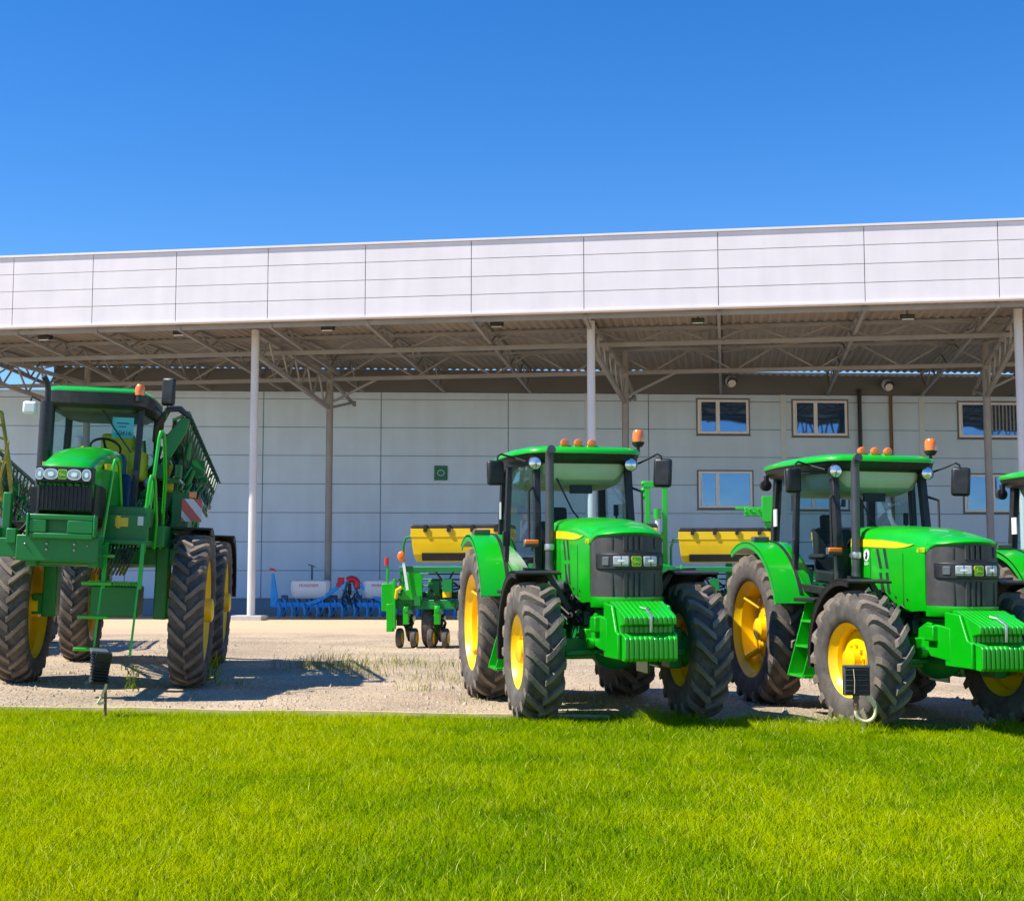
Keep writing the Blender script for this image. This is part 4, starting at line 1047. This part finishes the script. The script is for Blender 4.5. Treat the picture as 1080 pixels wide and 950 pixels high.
lawn = bpy.data.objects.new('lawn_grass', blade_mesh('lawn_grass', np.stack([X, Y, gz(X, Y)], -1), H, Wd, 1.0, 3, tint, 2)); COL.objects.link(lawn)
lawn.data.materials.append(M['grass'])
tag(lawn, 'mown bright yellow-green lawn across the foreground', 'grass', kind='stuff')

# loose stones
n = 7000
sx_ = rng.uniform(-8, 9, n*2); sy_ = edge(sx_) + .05 + 15*rng.random(n*2)**1.6
o8 = np.array([(1,0,0),(-1,0,0),(0,1,0),(0,-1,0),(0,0,1),(0,0,-.6)], float); f8 = np.array([(0,2,4),(2,1,4),(1,3,4),(3,0,4),(2,0,5),(1,2,5),(3,1,5),(0,3,5)])
sz_ = rng.uniform(.005, .016, n*2)*(1+ (rng.random(n*2) > .97)*1.5)
V = o8[None]*sz_[:, None, None]*rng.uniform(.6, 1.3, (n*2, 6, 1)) + np.stack([sx_, sy_, gz(sx_, sy_)+.001], -1)[:, None]
me = bpy.data.meshes.new('gravel'); me.from_pydata(V.reshape(-1, 3).tolist(), [], (f8[None] + (np.arange(n*2)*6)[:, None, None]).reshape(-1, 3).tolist())
M['stone'] = mat('loose_stone', (.46, .37, .28), .9, var=.45, scale=9)
me.materials.append(M['stone']); go = bpy.data.objects.new('gravel', me); COL.objects.link(go)
tag(go, 'loose stones on the gravel yard', 'gravel', kind='stuff')

spots = [(322, 705, 45, .26, .16), (348, 703, 110, .30, .30), (372, 708, 70, .22, .24), (392, 713, 30, .14, .2), (408, 700, 55, .22, .3), (436, 703, 60, .20, .35), (458, 716, 40, .18, .2), (470, 703, 30, .16, .25),
         (445, 728, 26, .18, .14), (486, 722, 30, .15, .2), (250, 722, 14, .12, .10), (612, 741, 60, .10, .3), (630, 737, 40, .12, .3), (640, 722, 12, .25, .05), (860, 716, 50, .14, .35), (845, 712, 40, .12, .3),
         (300, 735, 20, .07, .4), (180, 738, 14, .07, .3), (500, 740, 30, .08, .3), (560, 700, 30, .12, .4)]
PP, HH, TT = [], [], []
for i, (px, py, nb, h, sd_) in enumerate(spots):
    p = at_z(px, py, 0); z = float(gz(p.x, p.y)); p = at_z(px, py, z); r = np.random.default_rng(20+i)
    PP.append(np.stack([p.x + r.normal(0, sd_, nb*2), p.y + r.normal(0, sd_*1.2, nb*2), np.full(nb*2, z)], -1)); HH.append(h*r.uniform(.35, 1.1, nb*2)); TT.append(np.clip(r.normal(.55, .25, nb*2), 0, 1))
PP = np.concatenate(PP); HH = np.concatenate(HH); TT = np.concatenate(TT)
dg_ = bpy.data.objects.new('dry_grass', blade_mesh('dry_grass', PP, HH, np.full(len(PP), .007), .8, 99, TT, 3)); COL.objects.link(dg_); dg_.data.materials.append(M['drygrass'])
tag(dg_, 'sparse dry grass growing through the gravel yard', 'grass', kind='stuff')
def tuft(px, py, nbl, hgt, spread, label, group, seed):
    p = at_z(px, py, 0); r = np.random.default_rng(seed)
    P = np.stack([r.normal(0, spread, nbl), r.normal(0, spread, nbl), np.zeros(nbl)], -1)
    me = blade_mesh('grass_tuft', P, hgt*r.uniform(.45, 1.1, nbl), np.full(nbl, .008), 1.1, seed+1, np.clip(r.normal(.3, .2, nbl), 0, 1), 3)
    me.materials.append(M['grass']); o = bpy.data.objects.new('grass_tuft', me); COL.objects.link(o); o.location = (p.x, p.y, float(gz(p.x, p.y))); tag(o, label, 'weed', group)
def stem_weed(px, py, h, label):
    p = at_z(px, py, 0); z = float(gz(p.x, p.y)); p = at_z(px, py, z)
    r = np.random.default_rng(int(px)); P = []; 
    n = 60; u = r.random(n)
    P = np.stack([r.normal(0, .05, n), r.normal(0, .04, n), u*h*.8], -1)
    me = blade_mesh('weed', P, r.uniform(.05, .13, n), np.full(n, .014), 1.2, int(px)+2, np.clip(r.normal(.3, .2, n), 0, 1), 2)
    me.materials.append(M['grass']); o = bpy.data.objects.new('weed', me); COL.objects.link(o); o.location = (p.x, p.y, z)
    tag(o, label, 'weed', 'leafy weeds by the sprayer')
    b = MB().tube([(0, 0, 0), (.01, 0, h*.5), (-.01, .01, h)], .006, 5); b.build('stem', 'oldyellow', o)
stem_weed(228, 723, .42, 'tall leafy weed beside the sprayer front wheel with yellow rim')
stem_weed(219, 720, .28, 'short leafy weed close against the sprayer front tyre')
stem_weed(140, 729, .32, 'thin leafy weed growing in front of the green ladder')
tuft(905, 774, 110, .17, .07, 'shaggy grass tuft below the cream hooked garden light', 'lawn tufts', 77)
tuft(935, 776, 60, .10, .07, 'low grass tuft just right of the hooked garden light', 'lawn tufts', 78)

# ------------------------------------------------------------------ warehouse wall
WS = .055; WY = 49.1
wr = math.atan(WS)
wall = empty('warehouse', (0, WY, 0), wr)
tag(wall, 'long warehouse of pale blue-grey cladding panels behind the tractors', 'building')
Winv = Matrix.Rotation(-wr, 4, 'Z') @ Matrix.Translation((0, -WY, 0))
def Wp(px, py, off=0.0):
    d = Winv.to_3x3() @ ray(px, py); o = Winv @ Vector((0, 0, CAM_H)); t = (off - o.y)/d.y
    p = o + d*t; return p.x, p.z
ZB = -.30
zpl = Wp(300, 631)[1]; ztop = Wp(500, 414)[1]; ztopl = Wp(20, 421)[1]; xband = Wp(57, 400)[0]
zroof = 8.522
vj = [Wp(p, 560)[0] for p in (276, 401, 536, 685, 828, 975)]
sp_ = 4.75
XL = [vj[0]-sp_*k for k in range(9, 0, -1)] + vj + [vj[-1]+sp_*k for k in range(1, 10)]
rows = [zpl + i*.0 for i in range(0)]
hz = [Wp(330, y)[1] for y in (631, 601.5, 571.2, 540.5, 510.2)]
dz = (hz[-1]-hz[0])/4
while hz[-1] + dz < ztop - .15: hz.append(hz[-1] + dz)
hz.append(ztop)
b = MB()
for i in range(len(XL)-1):
    for j in range(len(hz)-1):
        zt_ = hz[j+1]
        if XL[i+1] < xband and j == len(hz)-2: zt_ = min(zt_, ztopl)
        b.box2((XL[i]+.014, 0, hz[j]+.011), (XL[i+1]-.014, .06, zt_-.011))
b.build('wall_cladding', 'panel', wall, bevel=.006, smooth=0)
MB().box2((XL[0], .05, ZB), (XL[-1], .30, ztop-.02)).build('wall_core', 'joint', wall, smooth=0)
b = MB(); b.box2((XL[0], -.04, ZB), (XL[-1], .04, zpl-.03)); b.box2((XL[0], -.07, zpl-.05), (XL[-1], .045, zpl-.012)); b.box2((XL[0], -.045, ZB+.42), (XL[-1], -.04, ZB+.435)); b.build('plinth', 'plinth', wall, smooth=0)
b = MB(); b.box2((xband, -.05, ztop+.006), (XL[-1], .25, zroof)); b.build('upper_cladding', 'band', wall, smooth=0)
for p in (828, 975, 620): 
    x = Wp(p, 560)[0]; MB().box2((x-.10, -.03, zpl), (x+.10, -.003, ztop)).build('joint_cover', 'trim', wall, bevel=.006, smooth=0)
# building body behind the wall
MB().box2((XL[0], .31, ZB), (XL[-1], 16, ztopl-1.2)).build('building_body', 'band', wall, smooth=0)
x = Wp(79, 620)[0]; MB().cyl((x, -.16, ZB), (x, -.16, 6), .13, n=16).build('downpipe', 'trim', wall)
def window(x0, y0, x1, y1, mull, blind=False, dark=False):
    a, zt_ = Wp(x0, y0); c, zb_ = Wp(x1, y1)
    f = MB(); w = .085
    f.box2((a+.05, -.05, zb_+.05), (c-.05, .0, zb_+.05+w)); f.box2((a+.05, -.05, zt_-.05-w), (c-.05, 0, zt_-.05))
    f.box2((a+.05, -.048, zb_+.05+w), (a+.05+w, 0, zt_-.05-w)); f.box2((c-.05-w, -.048, zb_+.05+w), (c-.05, 0, zt_-.05-w))
    m = a + (c-a)*mull
    f.box2((m-.07, -.052, zb_+.05+w), (m+.07, 0, zt_-.05-w))
    f.box2((a+.06+w, -.05, zb_+.05+w), (a+.10+w, -.004, zt_-.05-w))
    wo = f.build('window', 'frame', wall, bevel=.008, smooth=0)
    r = MB()
    for q in (((a, -.035, zt_-.05), (c, -.002, zt_)), ((a, -.035, zb_), (c, -.002, zb_+.05)), ((a, -.034, zb_+.05), (a+.05, -.002, zt_-.05)), ((c-.05, -.034, zb_+.05), (c, -.002, zt_-.05))): r.box2(*q)
    r.build('window_surround', 'reveal', wo, smooth=0)
    s = MB().box2((a-.02, -.09, zb_-.03), (c+.02, -.002, zb_-.002)).build('sill', 'reveal', wo, smooth=0)
    for u, v in ((a+.10+w, m-.07), (m+.07, c-.05-w)):
        MB().box2((u, -.018, zb_+.05+w), (v, -.010, zt_-.05-w)).build('pane', 'winglass', wo, smooth=0)
    if blind:
        g = MB()
        for k in range(7):
            xx = m + .2 + (c-.15-m-.2)*k/7; g.box2((xx, -.026, zb_+.3), (xx+.06, -.022, zt_-.14))
        g.build('vertical_blind', 'blind', wo, smooth=0)
for w_args in ((734, 420, 791, 459, .40), (834.5, 421, 895, 461, .42), (1009, 423, 1077, 463, .45, True), (735, 495.5, 795, 537, .36), (834, 497, 896, 538.5, .38), (1015, 499, 1077, 541.5, .52)): window(*w_args)
x, z = Wp(905, 414); MB().cyl((x, -.14, 2.5), (x, -.14, ztop+.2), .075, n=12).build('black_downpipe', 'black', wall)
x, z = Wp(938, 414); b = MB(); b.box2((x-.03, -.09, 2.5), (x+.03, -.02, ztop)); b.box2((x+.05, -.07, 2.5), (x+.08, -.02, ztop)); b.build('cable_duct', 'brown', wall, smooth=0)
# green sign plate hung on the wall
a, z1 = Wp(458, 491); c, z0_ = Wp(472, 506.5)
Wm = Matrix.Translation((0, WY, 0)) @ Matrix.Rotation(wr, 4, 'Z')
so = MB().box((0, 0, 0), (c-a, .03, z1-z0_)).build('wall_sign', 'sign', None, bevel=.01, smooth=0); so.location = Wm @ Vector(((a+c)/2, -.03, (z0_+z1)/2)); so.rotation_euler = (0, 0, wr)
tag(so, 'small dark green plate sign alone on the blue-grey wall', 'sign')
b = MB(); b.tube([( .12*math.cos(q), -.018, .10*math.sin(q)) for q in np.linspace(0, 2*PI, 17)], .012, 6); b.build('sign_mark', 'panel', so)

# ------------------------------------------------------------------ canopy
ZF = 8.37
A_, B_ = at_z(0, 346.5, ZF), at_z(1080, 315.5, ZF)
cr = math.atan2(B_.y-A_.y, B_.x-A_.x)
Cmid = (A_+B_)/2
can = empty('canopy', (Cmid.x, Cmid.y, 0), cr)
tag(can, 'deep steel canopy with white panelled fascia over the yard', 'canopy')
Cinv = Matrix.Rotation(-cr, 4, 'Z') @ Matrix.Translation((-Cmid.x, -Cmid.y, 0))
Cm = Cinv.inverted()
def Cp(px, py, d):
    r_ = Cinv.to_3x3() @ ray(px, py); o = Cinv @ Vector((0, 0, CAM_H)); t = (d-o.y)/r_.y
    p = o + r_*t; return p.x, p.z
# distance from fascia line to wall at canopy-local u
wl0 = Cinv @ (Wm @ Vector((-40, 0, 0))); wl1 = Cinv @ (Wm @ Vector((40, 0, 0)))
def dwall(u): return float(wl0.y + (u-wl0.x)/(wl1.x-wl0.x)*(wl1.y-wl0.y))
ZT = (Cp(0, 270.5, 0)[1] + Cp(1080, 230, 0)[1])/2
print('canopy angle', math.degrees(cr), 'ZT', ZT, 'dwall', dwall(-14), dwall(0), dwall(14), 'wall top', ztop, 'ztopl', ztopl)
jx = [Cp(p, 330, 0)[0] for p in (13, 97, 185, 282, 385, 497, 616, 758, 913)]
print('joints', [round(v, 2) for v in jx])
JL = [jx[0]-2.75*k for k in range(9, 0, -1)] + jx + [jx[-1]+3.4*k for k in range(1, 7)]
UL, UR = JL[0], JL[-1]
hh = (ZT-ZF-.12)/4
b = MB()
for i in range(len(JL)-1):
    for j in range(4):
        b.box2((JL[i]+.010, -.0, ZF+.06+hh*j+.008), (JL[i+1]-.010, .05, ZF+.06+hh*(j+1)-.008))
b.build('fascia_panels', 'fascia', can, bevel=.005, smooth=0)
MB().box2((UL, .045, ZF+.02), (UR, .18, ZT-.01)).build('fascia_core', 'fjoint', can, smooth=0)
b = MB(); b.box2((UL, -.05, ZF), (UR, .20, ZF+.058)); b.box2((UL, -.05, ZT-.06), (UR, .30, ZT)); b.build('fascia_trim', 'fascia', can, bevel=.006, smooth=0)
# corrugated roof sheet
b = MB(); us = np.arange(UL, UR, .065); rings = []
zr0 = 8.50
for i, u in enumerate(us):
    q = (0, .05, .05, 0)[i % 4]
    gap = .02 + .06*max(0, min(1, (u+3)/12))
    rings += [(u, .20, zr0+q), (u, dwall(u)-gap, zr0+.012+q + .03*max(0, min(1, (u+3)/12)))]
b.v = rings; b.f = [(2*i, 2*i+2, 2*i+3, 2*i+1) for i in range(len(us)-1)]
b.build('roof_sheet', 'roof', can, smooth=0)
# columns
def ground_z(u, d): 
    p = Cm @ Vector((u, d, 0)); return float(gz(p.x, p.y))
DF, DR = 1.7, 7.2
fu = [Cp(p, 500, DF)[0] for p in (267, 624, 1076)]; fu[2] += .07; ru = [Cp(p, 500, DR)[0] for p in (347, 660, 1043)]
fu = [fu[0]-10.2] + fu + [fu[-1]+11]; ru = [Cp(90, 500, DR)[0]] + ru + [ru[-1]+11]
print('front cols', fu, 'rear cols', ru)
for u, d, m in [(u, DF, 'column') for u in fu] + [(u, DR, 'galv') for u in ru]:
    z = ground_z(u, d)
    c = MB().cyl((u, d, z), (u, d, 8.42), .115, n=20).build('column', m, can)
    MB().box2((u-.5, d-.30, z-.1), (u+.42, d+.3, z+.14)).build('footing', 'concrete', c, bevel=.02, smooth=0)
# longitudinal trusses
for d, zb_, zt_, st in ((.35, 8.30, 8.42, 0), (3.3, 7.98, 8.44, 2.3), (DR, 7.70, 8.44, 2.6)):
    b = MB(); b.box2((UL, d-.06, zb_-.06), (UR, d+.06, zb_+.06))
    if st:
        b.box2((UL, d-.05, zt_-.05), (UR, d+.05, zt_+.04)); u = UL
        while u < UR-st: b.beam((u, d, zt_), (u+st/2, d, zb_), .05); b.beam((u+st/2, d, zb_), (u+st, d, zt_), .05); u += st
    b.build('long_truss', 'galv', can, smooth=0)
# cross trusses at the panel joints
for i, u in enumerate(JL):
    b = MB(); D = dwall(u)-.15
    if D < 3: continue
    za, zc = 8.26, 7.72
    b.beam((u, .2, 8.46), (u, D, 8.50), .08, .09); b.beam((u, .25, za), (u, D, zc), .09, .10); n_ = 6
    for k in range(n_):
        p = (k+.5)/n_; q0, q1 = k/n_, (k+1)/n_
        zl = lambda f: za + (zc-za)*f
        b.beam((u, .3+(D-.3)*q0, 8.45), (u, .3+(D-.3)*p, zl(p)), .045); b.beam((u, .3+(D-.3)*p, zl(p)), (u, .3+(D-.3)*q1, 8.47), .045)
    b.build('cross_truss', 'galv', can, smooth=0)
# heavy frames between the front and rear columns, knee braces
for a, c in zip(fu, ru):
    P0, P1 = Vector((a, DF, 8.35)), Vector((c, DR, 7.72)); Q0, Q1 = Vector((a, DF, 7.72)), Vector((c, DR, 6.72))
    b = MB(); b.beam(P0, P1, .12); b.beam(Q0, Q1, .12); n_ = 6
    for k in range(n_):
        b.beam(P0.lerp(P1, k/n_), Q0.lerp(Q1, (k+.5)/n_), .05); b.beam(Q0.lerp(Q1, (k+.5)/n_), P0.lerp(P1, (k+1)/n_), .05)
    W1 = Vector((c + (c-a)*.3, min(DR+2.4, dwall(c)-.1), 7.1))
    b.beam(P1, W1, .09); b.beam(Vector((c, DR, 6.75)), W1 + Vector((0, 0, .12)), .08); b.beam(Vector((c, DR, 6.9)), Vector((c+1.6, DR, 7.66)), .07)
    b.build('column_frame', 'galv', can, smooth=0)
# wind bracing
b = MB()
for i in range(0, len(JL)-2, 2):
    b.beam((JL[i], 3.3, 8.38), (JL[i+2], DR, 8.30), .035); b.beam((JL[i], DR, 8.30), (JL[i+2], 3.3, 8.38), .035)
b.build('wind_bracing', 'galv', can, smooth=0)
# floodlights
for px, py, d, lb_ in ((48, 356, 1.0, 'small grey floodlight under the canopy above the sprayer exhaust stack'), (190, 351, 1.0, 'small grey floodlight under the canopy above the sprayer boom'), (346, 346, 1.0, 'small floodlight under the canopy above the blue seed drill'),
                       (524, 342, 1.0, 'small floodlight under the canopy above the hero tractor cab corner'), (736, 338, 1.0, 'small pale floodlight under the canopy above the upper left window'), (957, 334, 1.0, 'box floodlight under the canopy right of the black downpipe')):
    u, z = Cp(px, py, d)
    if 'hero' in lb_: lb_ = 'small floodlight under the canopy left of the middle white column'
    o = empty('floodlight', Cm @ Vector((u, d, z)), cr); tag(o, lb_, 'floodlight', 'floodlights under the canopy')
    MB().box((0, 0, 0), (.36, .26, .13), (.2, 0, 0)).build('lamp_body', 'dark', o, bevel=.02); MB().box((0, -.02, -.07), (.30, .2, .02), (.2, 0, 0)).build('lamp_glass', 'chrome', o); MB().beam((0, .03, .05), (0, .03, 8.40-z), .05).build('bracket', 'galv', o)
for px, py, lb_ in ((771, 402, 'round white wall lamp on dark cladding above the upper left window'), (936, 406, 'round white wall lamp on dark cladding above the brown cable duct')):
    x, z = Wp(px, py, -.35); o = empty('wall_lamp', Wm @ Vector((x, -.35, z)), wr); tag(o, lb_, 'wall lamp', 'round wall lamps')
    MB().lathe([(.001, -.22), (.16, -.20), (.20, -.1), (.20, .1), (.17, .16)], (0, 0, 0), 'y', 20).build('lamp_body', 'white', o).rotation_euler = (.45, 0, 0)
    MB().lathe([(.001, .05), (.19, .06)], (0, -.26, .03), 'y', 20).build('lamp_glass', 'black', o).rotation_euler = (.45, 0, 0)
    MB().box((0, .18, .05), (.08, .26, .08)).build('bracket', 'black', o)

# ------------------------------------------------------------------ machines
TH = R(11.5)
t1 = make_tractor((.965, 13.10, 0), TH)
tag(t1, 'middle tractor, green with yellow wheels, between planter and second tractor', 'tractor', 'green tractors parked in a row')
t2 = copy_tree(t1); t2.location = (4.02, 13.1, -.085); t2.rotation_euler = (0, R(.5), TH)
tag(t2, 'green tractor with round white hood emblem, behind the hooked garden light', 'tractor')
t3 = copy_tree(t1); t3.location = (6.85, 13.5, -.156)
tag(t3, 'green tractor mostly cut off, beyond the one with a white emblem', 'tractor')
for c in t2.children:      # the front wheels are turned a little
    if c.name.split('.')[0] == 'wheel' and c.location.y < 1: c.rotation_euler.z = R(7)
# decals only the second tractor shows
hood2 = [c for c in t2.children if c.name.startswith('hood')][0]
w = hood_w(.72)
em = MB().cyl((-w+.012, .70, 1.62), (-w-.004, .70, 1.62), .058, n=24).build('emblem', 'white_sheet', hood2)
MB().prism([(.72, 1.58), (.685, 1.585), (.67, 1.62), (.685, 1.655), (.715, 1.64), (.70, 1.62), (.72, 1.605)], 'x', -w-.0085, -w-.002).build('emblem_head', 'dark', em, smooth=0)
text('emblem_writing', 'ECO', .04, 'white_sheet', hood2, (-w-.003, .70, 1.535), (PI/2, 0, -PI/2), .002)
for tt in (t1, t2):
    hd = [c for c in tt.children if c.name.split('.')[0] == 'hood'][0]
    text('model_number', '6110B', .062, 'stripe', hd, (-.353, -.36, 1.655), (PI/2, 0, -PI/2 - .03), .002)

s1 = make_sprayer((-4.86, 16.47, 0), R(7.5)); s1.rotation_euler = (0, R(1.8), R(7.5)); s1.location.z = .05
tag(s1, 'front green sprayer with ladder and red-white board, under left canopy end', 'sprayer', 'green self-propelled sprayers')
s2 = copy_tree(s1); s2.location = (-9.2, 21.9, .06); s2.rotation_euler = (0, R(.5), R(7.5))
tag(s2, 'second green sprayer mostly hidden behind the front one', 'sprayer')
p1 = make_planter((.39, 25.0, float(gz(0, 25))), R(-7))
tag(p1, 'green planter with yellow hoppers behind the middle tractor', 'planter', 'green row planters')
p2 = copy_tree(p1); p2.location = (5.50, 26.9, float(gz(5, 27)))
tag(p2, 'green planter with upright marker arm, behind the second tractor', 'planter')
for c in list(p2.children):
    if c.name.split('.')[0] in ('marker_lamp', 'reflector_strip', 'rear_marker'): bpy.data.objects.remove(c)
marker_arm(p2)
sd = make_seeder((-4.65, 44.5, -.165)); tag(sd, 'blue seed drill with white tanks and red fan against the wall', 'seed drill')
p = at_y(903, 717, 12.1); g1 = make_garden_light((p.x, 12.1, p.z-.44), 0, 0); tag(g1, 'square black garden light on cream hooked hose before a yellow wheel rim', 'garden light', 'garden lights on the lawn edge')
p = at_y(107, 758, 12.9); g2 = make_garden_light((p.x, 12.9, 0), 0, 1); tag(g2, 'tilted black garden light on a thin brown stake below the sprayer ladder', 'garden light', 'garden lights on the lawn edge')

# ------------------------------------------------------------------ light
SEL, SAZ = 53.0, 18.0
w = bpy.data.worlds.new('World'); S.world = w; w.use_nodes = True
nt = w.node_tree; bg = nt.nodes['Background']; bg.inputs[1].default_value = .118
sk = nt.nodes.new('ShaderNodeTexSky'); sk.sky_type = 'NISHITA'; sk.sun_disc = False; sk.sun_elevation = R(SEL); sk.sun_rotation = R(270-SAZ)
sk.air_density = 1.0; sk.dust_density = .0; sk.ozone_density = 5.0; sk.altitude = 0
hs = nt.nodes.new('ShaderNodeHueSaturation'); hs.inputs['Saturation'].default_value = 1.32; hs.inputs['Hue'].default_value = .509; nt.links.new(sk.outputs[0], hs.inputs['Color']); nt.links.new(hs.outputs[0], bg.inputs[0])
sl = bpy.data.lights.new('sun', 'SUN'); sl.energy = 4.6; sl.angle = R(.53); sl.color = (1, .935, .83)
so_ = bpy.data.objects.new('sun', sl); COL.objects.link(so_)
sv = Vector((-math.cos(R(SAZ))*math.cos(R(SEL)), -math.sin(R(SAZ))*math.cos(R(SEL)), math.sin(R(SEL))))
so_.rotation_euler = (-sv).to_track_quat('-Z', 'Y').to_euler()
V_ = S.view_settings; V_.view_transform = 'Standard'; V_.look = 'None'; V_.exposure = .67; V_.gamma = 1; V_.use_curve_mapping = False
S.cycles.caustics_reflective = False; S.cycles.caustics_refractive = False; S.cycles.max_bounces = 8; S.cycles.transparent_max_bounces = 24; S.cycles.use_denoising = True
